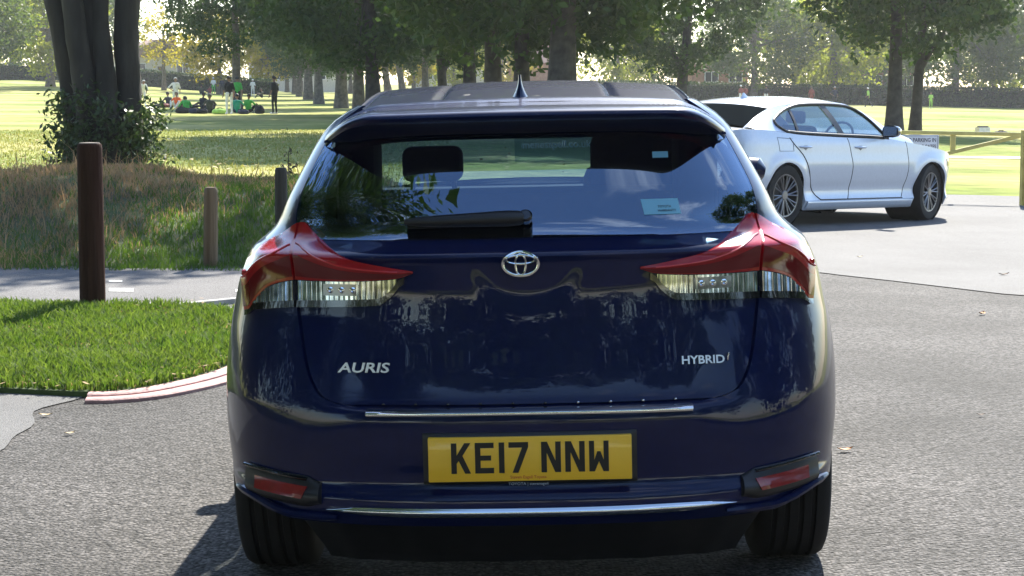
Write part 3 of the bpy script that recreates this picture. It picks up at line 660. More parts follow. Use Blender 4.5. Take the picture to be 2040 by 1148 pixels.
    # ---- seats seen through the window
    def seat(x, y):
        s0 = obj('seat', *comb(bevel_box(x - .24, x + .24, y - .02, y + .52, .45, .58, .05), bevel_box(x - .235, x + .235, y - .16, y - .02, .5, 1.035, .06)), FABRIC, car)
        obj('headrest', *bevel_box(x - .105, x + .105, y - .20, y - .10, 1.068, 1.19, .03, 3), FABRIC, s0)
        for q in (-.072, .072): obj('headrest_post', *tube([(x + q, y - .13, 1.0), (x + q, y - .14, 1.1)], .009, 8), BLACKP, s0)
    seat(-.335, 2.10); seat(.335, 2.10)
    obj('high_back_child_seat', *comb(bevel_box(.19, .50, .93, 1.05, .9, 1.262, .05, 3), bevel_box(.17, .52, .98, 1.12, .9, 1.15, .04)), FABRIC, car)
    obj('rear_seat', *comb(bevel_box(-.62, .62, .85, 1.0, .5, 1.092, .05), bevel_box(-.62, .62, .95, 1.5, .42, .55, .05)), FABRIC, car)
    for q in (-1, 1): obj('interior_trim', *bevel_box(min(q*.43, q*.55), max(q*.43, q*.55), .72, .95, .95, 1.30, .03), FABRIC, car)
    obj('dashboard', *bevel_box(-.66, .66, 2.75, 3.1, .6, 1.0, .06), FABRIC, car)
    obj('rear_view_mirror', *bevel_box(-.12, .12, 2.52, 2.55, 1.20, 1.255, .015), BLACKP, car)
    obj('headliner', *grid(lambda a, b: ((a*2-1) * .47, lerp(.5, 2.36, b), 1.315 + .03 * math.sin(b * math.pi)), 5, 9), M('headliner_cloth', (.05, .05, .055), .9), car)
    # film strip added in place of a windscreen reflection, with pale web address
    V, Fc = grid(lambda a, b: (lerp(-.06, .40, a), 2.66 + .02 * math.sin(a * 3), lerp(1.10, 1.2, b)), 8, 3)
    obj('reflection_strip', V, Fc, glass_mat('reflection_film', (.55, .70, .78), .10), car)
    me = text_mesh('menesapell.co.uk', .038, .0004)
    for v in me.vertices: v.co = Vector((v.co.x + .10, 2.64 - v.co.z, 1.165 + v.co.y))
    link('strip_lettering', me, M('pale_print', (.8, .85, .85), .6), car)
    return car
hatch = build_hatchback()

# ------------------------------------------------------------------ pale silver-white saloon parked on the right
def build_saloon():
    PAINT = M('pale_silver_white_paint', (.54, .61, .73), .3, metal=.1, coat=1, var=.03, scale=30)
    SEAM = M('panel_gap_dark', (.03, .03, .035), .8)
    px0, D0 = 1548, 21.5; X0 = px_x(px0, D0); az = R_(43)
    h = Vector((math.sin(az), math.cos(az))); r = Vector((math.cos(az), -math.sin(az)))
    org = Vector((X0, D0)) - r * .80
    zc = [gz(org.x + h.x*a + r.x*b, org.y + h.y*a + r.y*b) + .006 for a in (0, 2.85) for b in (-.8, .8)]
    pitch = math.atan2((zc[2]+zc[3]-zc[0]-zc[1]) / 2, 2.85); roll = -math.atan2((zc[1]+zc[3]-zc[0]-zc[2]) / 2, 1.6)
    car = tag(empty('saloon_car', (org.x, org.y, (zc[0]+zc[1]) / 2)), 'pale silver white saloon car parked by the yellow gate', 'car')
    car.rotation_mode = 'QUATERNION'
    car.rotation_quaternion = Quaternion((0, 0, 1), -az) @ Quaternion((1, 0, 0), pitch) @ Quaternion((0, 1, 0), roll)
    Y0, Y1 = -1.04, 3.66
    def hw(y):
        if y < -.45: k = (-.45 - y) / .59; return .905 * max(0, 1 - k ** 3.2) ** (1/3.2)
        if y > 3.0: k = (y - 3.0) / .66; return .905 * max(0, 1 - k ** 2.6) ** (1/2.6)
        return .905
    zb = curve([(-1.04, .90), (-.95, .98), (-.7, 1.02), (-.2, 1.005), (.3, .97), (1.0, .95), (2.0, .93), (2.4, .895), (2.85, .85), (3.3, .775), (3.55, .70), (3.66, .63)])
    pr = curve([(.15, .93), (.22, .955), (.27, .985), (.31, .968), (.38, .955), (.50, .982), (.65, 1.0), (.78, .985), (.88, .975), (.95, .955), (1.05, .92)])
    AR = .352; ARC = (0, 2.851)
    def bx(y, z, off=0):
        f = pr(z); m = sstep(-.4, .5, y) * (1 - sstep(2.2, 2.8, y)); f = lerp(min(1, f + .012) if z < .6 else f, f, m)
        fl = 0
        for c in ARC:
            d = math.hypot(y - c, z - .33); fl += .018 * math.exp(-((d - .38) / .06) ** 2)
        return hw(y) * f + fl * min(1, hw(y) / .9) + off
    def zlo(y):
        for c in ARC:
            if abs(y - c) < AR: return .33 + math.sqrt(AR**2 - (y - c)**2)
        return .17
    ys = [Y0 + .59 * (1 - math.cos(t)) for t in np.linspace(0, math.pi/2, 14)]
    for c in ARC: ys += [c + AR * math.sin(t) for t in np.linspace(-math.pi/2, math.pi/2, 33)] + [c - AR - .003, c + AR + .003]
    ys += list(np.linspace(.4, 2.45, 24)) + [3.0 + .66 * math.sin(t) for t in np.linspace(.05, math.pi/2, 16)]
    ys = sorted(set(round(float(v), 4) for v in ys if Y0 <= v <= Y1 + 1e-6))
    zr = [.17, .2, .23, .27, .30, .34, .38, .42, .46, .5, .54, .58, .62, .66, .7, .74, .78, .82, .86, .9, .94, .98, 1.02, 1.06]
    V, Fc = [], []; n_ = len(ys)
    for sg in (1, -1):
        o = len(V)
        for z in zr:
            for y in ys: zz = min(max(z, zlo(y)), zb(y)); V.append((sg * bx(y, zz), y, zz))
        for j in range(len(zr) - 1):
            for i in range(n_ - 1): q = (o+j*n_+i, o+j*n_+i+1, o+(j+1)*n_+i+1, o+(j+1)*n_+i); Fc.append(q if sg > 0 else q[::-1])
    obj('body', V, Fc, PAINT, car, weld=2e-5)
    def deck(y0, y1, crown, nm, crease=0):
        def f(a, b):
            y = lerp(y0, y1, b); s = a*2-1; e = bx(y, zb(y)); cz = crown * min(1, (hw(y) / .905)) * (1 - abs(s) ** 2.4)
            return (s * e, y, zb(y) + cz + crease * math.exp(-((abs(s) - .62) / .07) ** 2))
        V, Fc = grid(f, 33, 24); return obj(nm, V, Fc, PAINT, car)
    deck(2.1, 3.655, .055, 'bonnet', .010); deck(-1.035, -.40, .025, 'boot_lid')
    # doors as panels slightly proud of the shell with dark shut lines
    zd = .285
    rear_e = curve([(zd, .66), (.34, .56), (.45, .47), (.6, .40), (.75, .30), (.9, .10), (1.05, -.02)]); mid_e = curve([(zd, 1.18), (.34, 1.215), (.6, 1.23), (.8, 1.19), (1.05, 1.10)]); fr_e = curve([(zd, 2.26), (.34, 2.30), (.6, 2.36), (.8, 2.34), (1.0, 2.27)])
    for sg in (1, -1):
        for e0, e1, nm in ((rear_e, mid_e, 'rear_door'), (mid_e, fr_e, 'front_door')):
            def door(a, b, off, e0=e0, e1=e1, sg=sg):
                zt = .93; z = lerp(zd, zt, b); y = lerp(e0(z) + .007, e1(z) - .007, a); zz = min(z, zb(y) - .002); return (sg * bx(y, zz, .004 + off), y, zz)
            V, Fc = skirt(door, 17, 24, .006); d_ = obj(nm, V, Fc, PAINT, car)
            pts = [(sg * bx(e0(z), z, .001), e0(z), z) for z in np.linspace(zd - .005, .94, 16)]; obj('door_gap', *tube(pts, .0055, 6), SEAM, d_)
            ym = lerp(e0(.86), e1(.86), .18); zh = .845
            hp = [(sg * bx(ym + t, zh + .006 * t, .008 + .030 * math.sin(math.pi * (t + .11) / .22)), ym + t, zh) for t in np.linspace(-.11, .11, 9)]
            obj('door_handle', *tube(hp, [.008, .014, .016, .016, .016, .016, .016, .014, .008], 10, sq=(1, .8)), PAINT, d_)
            V, Fc = grid(lambda a, b: (sg * bx(ym, zh, .007 - .004 * abs(a*2-1)), ym + (a - .5) * .17, zh - .012 + (b - .5) * .055 * math.sqrt(max(.02, 1 - (a*2-1)**2))), 9, 4); obj('handle_recess_shade', V, Fc, M('shadow_recess_grey', (.2, .22, .26), .5), d_)  # flat grey patch painted as the shade behind the door handle
        obj('door_gap', *tube([(sg * bx(fr_e(z), z, .001), fr_e(z), z) for z in np.linspace(zd, .91, 14)], .0055, 6), SEAM, car)
        obj('sill_gap', *tube([(sg * bx(y, zd - .008, .001), y, zd - .008) for y in np.linspace(.66, 2.28, 14)], .005, 6), SEAM, car)
        def sill(a, b, off, sg=sg):
            y = lerp(.40, 2.46, a); z = lerp(.165, .262, b); return (sg * bx(y, z, .006 + .022 * math.sin(b * math.pi) ** .7 + off), y, z)
        V, Fc = skirt(sill, 30, 9, .02); obj('side_skirt', V, Fc, PAINT, car)
        # fuel flap on the near side
        if sg > 0:
            fl = [(-.13, .80), (.12, .80), (.115, .93), (-.16, .94), (-.13, .80)]
            obj('fuel_flap', *tube([(bx(y, z, .001), y, z) for (a, b) in zip(fl[:-1], fl[1:]) for y, z in [(lerp(a[0], b[0], t), lerp(a[1], b[1], t)) for t in (0, .25, .5, .75)]] + [(bx(-.13, .8, .001), -.13, .8)], .003, 6), M('thin_gap_grey', (.25, .27, .3), .7), car)
    # greenhouse
    top = curve([(-.50, 1.03), (-.25, 1.15), (0, 1.255), (.2, 1.308), (.45, 1.342), (.8, 1.364), (1.15, 1.370), (1.45, 1.358), (1.68, 1.31), (1.9, 1.225), (2.2, 1.085), (2.5, .96)])
    xr = curve([(-.50, .66), (-.1, .60), (.4, .575), (1.0, .57), (1.5, .565), (1.9, .62), (2.3, .70), (2.5, .74)])
    dro = curve([(-.5, .01), (0, .03), (.4, .045), (1.5, .045), (2.0, .035), (2.5, .01)])
    def gsd(y, t, off=0):   # side of the cabin: t 0 belt .. 1 roof rail
        a = Vector((bx(y, zb(y)) - .012, zb(y))); c = Vector((xr(y), top(y) - dro(y))); bow = .018 * math.sin(t * math.pi)
        p = a.lerp(c, t); d = c - a; n = Vector((d.y, -d.x)).normalized() if d.length > 1e-6 else Vector((1, 0)); p = p + n * (bow + off); return (p.x, y, p.y)
    TG = glass_mat('tinted_side_glass', (.30, .38, .44), .13, rc=(.75, .87, 1))
    def topg(a, b, y0, y1, off=0):
        y = lerp(y0, y1, b); s = a*2-1; return (s * (xr(y) - .002), y, top(y) - dro(y) * abs(s) ** 2.2 + off)
    V, Fc = grid(lambda a, b: topg(a, b, .04, 1.58), 25, 20); obj('roof', V, Fc, PAINT, car)
    V, Fc = grid(lambda a, b: topg(a, b, -.44, .045, .002), 17, 10); obj('rear_window', V, Fc, M('dark_rear_glass', (.010, .013, .015), .6, spec=.0), car)
    V, Fc = grid(lambda a, b: topg(a, b, 1.57, 2.47, .002), 17, 12); obj('windscreen', V, Fc, TG, car)
    yd = curve([(0, .10), (.1, .0), (.28, -.07), (.45, -.06), (.6, .03), (.75, .18), (.86, .36), (.93, .58)])   # rear edge of the window line
    ya = curve([(0, 2.0), (.06, 1.98), (.3, 1.90), (.6, 1.82), (.86, 1.70), (.93, 1.60)])
    def tt(y): return .90
    for sg in (1, -1):
        m = lambda p, sg=sg: (sg * p[0], p[1], p[2])
        V, Fc = grid(lambda a, b: m(gsd(lerp(yd(b * .93) - .01, ya(b * .93) + .01, a), b * .93)), 30, 10); sw = obj('side_window', V, Fc, TG, car)
        # roof rail and pillars in body colour
        V, Fc = grid(lambda a, b: m(gsd(lerp(-.5, 2.48, a), lerp(.925, 1.0, b), .003)), 50, 4); obj('roof_rail', V, Fc, PAINT, car)
        V, Fc = grid(lambda a, b: m(gsd(lerp(-.5, yd(b * .97) if b < .96 else yd(.93), a), b * .97, .003)), 18, 18); obj('rear_pillar', V, Fc, PAINT, car)
        V, Fc = grid(lambda a, b: m(gsd(lerp(ya(b * .97), 2.49, a), b * .97, .003)), 12, 14); obj('front_pillar', V, Fc, PAINT, car)
        # black surround and pillars
        loop = [gsd(y, .045, .006) for y in np.linspace(.10, 1.98, 24)] + [gsd(ya(t), t, .006) for t in np.linspace(.06, .90, 10)]
        loop += [gsd(y, .915, .006) for y in np.linspace(1.60, .58, 16)] + [gsd(yd(t), t, .006) for t in np.linspace(.90, .03, 16)]
        loop = [m(p) for p in loop]; obj('window_surround', *tube(loop + [loop[0]], .017, 8), BLACKP, sw)
        for (yb, yt, wdt) in ((1.08, .98, .055), (.26, .36, .020)):
            V, Fc = grid(lambda a, b: m(gsd(lerp(yb, yt, b) + (a - .5) * 2 * wdt, lerp(.03, .93, b), .007)), 4, 10); obj('window_pillar', V, Fc, BLACKP, sw)
        mb = Vector(gsd(1.86, .12)); 
        V, Fc = comb(tube([m(mb + Vector((-.02, .02, -.03))), m(mb + Vector((.09, .02, .0)))], [.03, .02], 8),)
        mir = obj('door_mirror', V, Fc, GLOSSB, car)
        V, Fc = [], []
        for i in range(7):
            t = i / 6; yy = lerp(-.06, .10, t); rr = math.sqrt(max(.03, 1 - (t * 1.0) ** 2.2))
            for k in range(14):
                th = 2*math.pi*k/14; c_, s_ = math.cos(th), math.sin(th); kx = abs(c_) ** .7 * (1 if c_ > 0 else -1); kz = abs(s_) ** .7 * (1 if s_ > 0 else -1)
                V.append(m((mb.x + .16 + .105 * rr * kx, mb.y + yy, mb.z + .055 + .068 * rr * kz)))
        Fc = [(i*14+k, i*14+(k+1) % 14, (i+1)*14+(k+1) % 14, (i+1)*14+k) for i in range(6) for k in range(14)] + [tuple(range(14)), tuple(84 + k for k in range(14))]
        obj('mirror_shell', V, Fc, GLOSSB, mir)
        V, Fc = grid(lambda a, b: m((mb.x + .16 + (a - .5) * .17, mb.y - .062, mb.z + .055 + (b - .5) * .105)), 3, 3); obj('mirror_glass', V, Fc, CHROME, mir)
        # lamps
        V, Fc = skirt(lambda a, b, off: m((bx(lerp(3.22, 3.60, a), lerp(.635, .715, b) - .02 * a, .006 + off), lerp(3.22, 3.60, a), lerp(.635, .715, b) - .02 * a)), 14, 6, .02); obj('headlamp', V, Fc, CLEARL, car)
        V, Fc = skirt(lambda a, b, off: m((bx(lerp(-.92, -1.03, a), lerp(.80, .93, b), .006 + off), lerp(-.92, -1.03, a), lerp(.80, .93, b))), 14, 6, .02); obj('tail_lamp', V, Fc, REDL, car)
    # wheels
    DARKR = M('wheel_dark', (.035, .035, .038), .5); ALLOY = M('machined_alloy', (.22, .22, .23), .35, metal=.85)
    for c, steer in ((0, 0), (2.851, R_(9))):
        for sg in (1, -1):
            T = Matrix.Translation((sg * .795, c, .332)) @ Matrix.Rotation(steer, 4, 'Z') @ (Matrix.Identity(4) if sg > 0 else Matrix.Rotation(math.pi, 4, 'Z'))
            prof = [(.225, -.10), (.27, -.112), (.31, -.108), (.326, -.09), (.332, -.05), (.332, .05), (.326, .09), (.31, .108), (.27, .112), (.232, .104), (.228, .09)]
            wl = obj('wheel', *xf(lathe(prof, 40, 'x'), T), RUBBER, car)
            obj('brake_barrel', *xf(lathe([(.228, .095), (.222, .05), (.218, -.02), (.10, -.02), (.0, -.02)], 32, 'x'), T), DARKR, wl)
            obj('rim_edge', *xf(lathe([(.228, .098), (.226, .106), (.214, .104), (.212, .09)], 40, 'x'), T), ALLOY, wl)
            for k in range(10):
                a = 2 * math.pi * k / 10 + .1
                V, Fc = [], []
                for s in (-1, 1):
                    b0, b1 = a + s * .05, a + s * .115
                    pts = [(.085, .05 * math.cos(b0), .05 * math.sin(b0)), (.094, .13 * math.cos(lerp(b0, b1, .6)), .13 * math.sin(lerp(b0, b1, .6))), (.102, .215 * math.cos(b1), .215 * math.sin(b1))]
                    v, f = tube(pts, [.0085, .0075, .0085], 6); o = len(V); V += v; F2 = [tuple(i + o for i in q) for q in f]; Fc += F2
                obj('spoke', *xf((V, Fc), T), ALLOY, wl, smooth=False)
            obj('hub_cap', *xf(lathe([(.055, .06), (.055, .088), (.045, .098), (.0, .10)], 20, 'x'), T), ALLOY, wl)
            obj('wheel_arch_liner', *xf(lathe([(AR + .004, -.30), (AR + .004, .075)], 40, 'x'), Matrix.Translation((sg * .79, c, .33)) @ (Matrix.Identity(4) if sg > 0 else Matrix.Rotation(math.pi, 4, 'Z'))), M('arch_black', (.01, .01, .011), .9), car)
    obj('underbody', *comb(box(-.62, .62, -.9, 3.5, .17, .40), box(-.74, .74, .42, 2.42, .17, .30)), BLACKP, car, smooth=False)
    IN = M('saloon_interior', (.05, .05, .055), .9); LT = M('interior_cream', (.30, .29, .27), .8)
    for x in (-.36, .36):
        s0 = obj('seat', *comb(bevel_box(x-.24, x+.24, 1.0, 1.5, .45, .6, .05), bevel_box(x-.23, x+.23, .86, 1.0, .5, 1.06, .05)), IN, car); obj('headrest', *bevel_box(x-.11, x+.11, .83, .93, 1.08, 1.22, .03), IN, s0)
    obj('rear_seat', *bevel_box(-.62, .62, .05, .22, .45, 1.06, .05), IN, car); obj('dashboard', *bevel_box(-.66, .66, 1.85, 2.25, .6, .98, .06), IN, car)
    w_ = obj('steering_wheel', *xf(lathe([(.19 + .014 * math.cos(t), .014 * math.sin(t)) for t in np.linspace(0, 2*math.pi, 9)], 20, 'z'), Matrix.Translation((.36, 1.72, .93)) @ Matrix.Rotation(R_(65), 4, 'X')), IN, car)
    V, Fc = [], []
    for i in range(7):
        t = i / 6; hl = lerp(.09, .012, t ** .8); hw_ = lerp(.03, .004, t ** .6)
        for k in range(10): th = 2*math.pi*k/10; V.append((hw_ * math.sin(th), .42 - .03 * t + hl * math.cos(th), top(.42) - .01 + .065 * t))
    obj('roof_aerial', V, [(i*10+k, i*10+(k+1) % 10, (i+1)*10+(k+1) % 10, (i+1)*10+k) for i in range(6) for k in range(10)] + [tuple(60 + k for k in range(10))], PAINT, car)
    return car
saloon = build_saloon()

# ------------------------------------------------------------------ wooden posts
WOODD = M('dark_stained_wood', (.028, .010, .006), .9, c2=(.062, .025, .014), scale=22, bump=.9, bscale=55, stretch=.06, spec=.15)
WOODP = M('weathered_pale_wood', (.13, .08, .042), .8, c2=(.25, .165, .09), scale=24, bump=.9, bscale=60, stretch=.06)
WOODB = M('blackened_wood', (.03, .024, .02), .8, c2=(.06, .05, .04), scale=24, bump=.9, bscale=60, stretch=.06)
def post(name, px, D, z0, dia, hgt, mat, capmat, label, lean=0):
    x = px_x(px, D); r = dia / 2
    V, Fc = lathe([(r*1.03, -.25), (r*1.02, .02), (r, .3), (r*.985, hgt - .03), (r*.95, hgt - .008), (r*.86, hgt), (r*.82, hgt)], 20)
    V = [(v[0] * (1 + .02 * math.sin(v[2] * 7)), v[1], v[2]) for v in V]
    o = tag(empty(name, (x, D, z0), (0, R_(lean), 0)), label, 'post'); obj('shaft', V, Fc, mat, o)
    obj('end_grain', *lathe([(r*.84, hgt - .002), (r*.80, hgt + .006), (r*.4, hgt + .008), (.0, hgt + .008)], 20), capmat, o); return o
post('wooden_post', 180, 12.72, .03, .158, .995, WOODD, M('pale_end_grain', (.13, .10, .08), .85, scale=30), 'tall dark brown round post standing on the grass nose')
post('wooden_bollard', 417, 15.75, gz(-2.34, 15.75) + bund_h(-2.34, 15.75) - .02, .109, .62, WOODP, WOODP, 'short pale weathered round bollard at the foot of the bank', 1)
post('wooden_bollard', 560, 16.7, gz(-1.89, 16.7) + bund_h(-1.89, 16.7) - .02, .103, .56, WOODB, WOODB, 'short blackened bollard half hidden behind the navy hatchback')

# ------------------------------------------------------------------ yellow gate with notice
GYEL = M('faded_yellow_paint', (.56, .47, .15), .6, var=.2, scale=6)
DG = 27.6; gg = lambda px: px_x(px, DG); g0 = gz(gg(1900), DG)
gate = tag(empty('barrier_gate', (gg(1900), DG, g0)), 'yellow painted barrier gate with a slanting brace', 'gate')
def gl(px, py): return Vector((gg(px) - gg(1900), 0, px_z(py, DG) - g0))
def bar(name, a, b, wd, th, parent, mat, yo=0):
    d = b - a; L = d.length; V, F = bevel_box(0, L, -th/2, th/2, -wd/2, wd/2, .008, 1); q = d.to_track_quat('X', 'Z')
    q = Quaternion((0, 1, 0), -math.atan2(d.z, d.x)); return obj(name, [tuple(q @ Vector(v) + a + Vector((0, yo, 0))) for v in V], F, mat, parent, smooth=False)
bar('top_rail', gl(1690, 261), gl(2120, 269), .05, .06, gate, GYEL)
bar('brace', gl(1868, 309), gl(2048, 266), .05, .05, gate, GYEL, -.01)
bar('bottom_rail', gl(1690, 312), gl(1872, 310), .05, .05, gate, GYEL, .003)
bar('upright', gl(1897, 305), gl(1897, 268), .07, .05, gate, GYEL, .02)
bar('upright', gl(1770, 311), gl(1770, 266), .07, .05, gate, GYEL, .02)
gp = tag(obj('gate_post', *bevel_box(-.07, .07, -.07, .07, -.2, px_z(258, 27.0) - gz(px_x(2044, 27.0), 27.0), .012), M('post_yellow', (.42, .34, .08), .7, var=.25, scale=5), smooth=False), 'square yellow gate post at the right end of the barrier', 'post')
gp.location = (px_x(2044, 27.0), 27.0, gz(px_x(2044, 27.0), 27.0))
sp0 = gl(1793, 268); sp1 = gl(1866, 318)
sign = tag(obj('notice_board', *bevel_box(sp0.x, sp1.x, -.085, -.06, sp1.z, sp0.z, .006, 1), M('sign_white', (.82, .82, .84), .5, var=.08), smooth=False), 'white no parking notice fixed to the yellow gate', 'sign')
sign.location = gate.location
for i, t in enumerate(('NO PARKING IN', 'FRONT OF GATES')):
    me = text_mesh(t, .075, .0006, bold=.001); wd = max(v.co.x for v in me.vertices) - min(v.co.x for v in me.vertices)
    for v in me.vertices: v.co = Vector((v.co.x * .42 / wd + (sp0.x + sp1.x) / 2, -.0865 - v.co.z, sp0.z - .07 - i * .09 + v.co.y))
    link('notice_lettering', me, M('sign_ink', (.08, .07, .09), .6), sign)
bd = obj('notice_border', *comb(box(sp0.x + .012, sp1.x - .012, -.0865, -.0845, sp0.z - .016, sp0.z - .010), box(sp0.x + .012, sp0.x + .018, -.0865, -.0845, sp1.z + .01, sp0.z - .0165), box(sp1.x - .018, sp1.x - .012, -.0865, -.0845, sp1.z + .01, sp0.z - .0165)), M('sign_ink', (.08, .07, .09)), sign, smooth=False)

# ------------------------------------------------------------------ trees
BARK = M('grey_bark', (.075, .062, .05), .9, c2=(.16, .14, .115), scale=5, bump=.8, bscale=14)
BARKD = M('dark_bark', (.022, .019, .017), .95, c2=(.06, .053, .046), scale=4, bump=.9, bscale=12)
BARKB = M('blackish_bark', (.014, .012, .011), .95, c2=(.042, .037, .033), scale=4, bump=.9, bscale=10, stretch=.25)
LEAFD = M('dark_leaf', (.018, .042, .010), .6, c2=(.052, .092, .019), scale=.5, transl=.3, island=.6, spec=.25)
LEAFM = M('mid_leaf', (.04, .075, .016), .55, c2=(.085, .12, .025), scale=.5, transl=.45, island=.6, spec=.25)
LEAFL = M('light_leaf', (.09, .135, .022), .6, c2=(.22, .24, .05), scale=.5, transl=.62, island=.6, spec=.2)
LEAFY = M('yellow_leaf', (.13, .135, .02), .6, c2=(.30, .27, .05), scale=.5, transl=.65, island=.6, spec=.2)
HEDGEM = M('hedge_leaf', (.02, .04, .014), .6, c2=(.05, .08, .025), scale=1, transl=.25, island=.6, spec=.2)
def leaves_np(P, s0, s1, seed, flat=.0):
    """one pointed leaf face (4 verts) per point"""
    r = np.random.default_rng(seed); n = len(P); a = r.normal(size=(n, 3)); a[:, 2] -= .25; a /= np.linalg.norm(a, axis=1)[:, None]
    b = np.cross(a, r.normal(size=(n, 3))); b /= np.linalg.norm(b, axis=1)[:, None]; s = r.uniform(s0, s1, n)[:, None]
    V = np.stack([P - a*s, P + b*s*.48, P + a*s, P - b*s*.48], 1); return V.reshape(-1, 3)
def quads_mesh(name, V):
    n = len(V) // 4; me = bpy.data.meshes.new(name); me.vertices.add(len(V)); me.vertices.foreach_set('co', np.ascontiguousarray(V, dtype=np.float32).reshape(-1))
    me.loops.add(4*n); me.loops.foreach_set('vertex_index', np.arange(4*n)); me.polygons.add(n); me.polygons.foreach_set('loop_start', np.arange(n)*4); me.update(); me.validate(); return me
def crown_pts(R, H, z0, nclump, per, seed, droop=.0, cl=.9):
    r = np.random.default_rng(seed); C = []
    while len(C) < nclump:
        p = r.uniform(-1, 1, 3); q = np.linalg.norm(p)
        if q > 1 or q < .35 + .3 * r.random(): continue
        taper = 1 - .28 * max(0, p[2]); C.append((p[0]*R*taper*r.uniform(.85, 1.1), p[1]*R*taper*r.uniform(.85, 1.1), z0 + H/2 + p[2]*H/2 - droop * (p[0]**2 + p[1]**2)))
    C = np.array(C); sz = r.uniform(.5, 1.25, len(C)) * cl; k = r.poisson(per * (sz / cl) ** 1.5)
    idx = np.repeat(np.arange(len(C)), k); P = C[idx] + r.normal(size=(len(idx), 3)) * (sz[idx] * .45)[:, None] * np.array([1, 1, .75])
    return P, C
def limb_tubes(th, C, seed, r0, n=14):
    r = random.Random(seed); parts = []
    for i in r.sample(range(len(C)), min(n, len(C))):
        e = Vector(C[i]); b = Vector((0, 0, th * r.uniform(.72, 1.0))); m = b.lerp(e, .5) + Vector((0, 0, .3)); parts.append(tube([b, m, e], [r0 * .42, r0 * .22, r0 * .05], 6, cap=False))
    return parts
CROWNS = {}
def crown(key, R, H, z0, ncl, per, s0, s1, seed, mat, droop=0, cl=.9):
    if key in CROWNS: return CROWNS[key]
    P, C = crown_pts(R, H, z0, ncl, per, seed, droop, cl); me = quads_mesh('crown', leaves_np(P, s0, s1, seed + 1)); me.materials.append(mat); CROWNS[key] = (me, C, z0, H, R); return CROWNS[key]
def tree(name, x, y, dia, key, label, group=None, lean=0, rot=0, scale=1.0, fork=None, bark=None, cat='tree'):
    me, C, z0, H, R = CROWNS[key]; z = gz(x, y) - .03; t = tag(empty(name, (x, y, z), (0, 0, rot)), label, cat, group)
    c = link('crown', me, None, t); c.scale = (scale,) * 3
    r = dia / 2; th = (z0 + H * .62) * scale; rr = random.Random(int(x * 31 + y * 7)); pts, rad = [], []
    for i in range(9):
        k = i / 8; zz = th * k ** 1.3; ang = -rot
        lx = math.tan(R_(lean)) * zz; pts.append((lx * math.cos(ang) + rr.uniform(-.03, .03) * zz * .2, lx * math.sin(ang) + rr.uniform(-.03, .03) * zz * .2, zz - (.2 if i == 0 else 0))); rad.append(r * (1.35 if i == 0 else 1.06 if i == 1 else lerp(1, .3, k ** 1.2)))
    parts = [tube(pts, rad, 12)] + [([tuple(Vector(v) * scale) for v in p[0]], p[1]) for p in limb_tubes(z0 + H * .5, C, int(x * 13 + y), r * 1.0)]
    if fork:
        for (h0, dx, h1, rf) in fork:
            ca, sa = math.cos(-rot), math.sin(-rot)
            parts.append(tube([(0, 0, h0), (dx * .45 * ca, dx * .45 * sa, lerp(h0, h1, .5)), (dx * ca, dx * sa, h1)], [rf, rf * .8, rf * .5], 8))
    obj('trunk', *comb(*parts), bark or BARK, t, weld=0, recalc=False); return t
crown('a', 5.8, 16, 2.1, 420, 110, .10, .20, 11, LEAFD, .012); crown('b', 6.4, 16.5, 2.3, 450, 110, .10, .20, 23, LEAFD, .012); crown('c', 4.8, 11, 2.7, 200, 80, .10, .20, 37, LEAFD, .01)
crown('l1', 5.5, 9.5, 1.2, 150, 55, .16, .30, 41, LEAFL, 0, 1.1); crown('l2', 6.5, 11, 1.6, 220, 60, .16, .30, 53, LEAFM, 0, 1.2); crown('y', 4.2, 7.5, 1.3, 120, 55, .15, .26, 61, LEAFY, 0, 1.0)
crown('thin', 3.6, 6.5, 2.0, 70, 26, .13, .24, 67, LEAFY, 0, .9); crown('near', 6.6, 9.5, 4.4, 420, 70, .10, .19, 71, LEAFD, 0, .9)
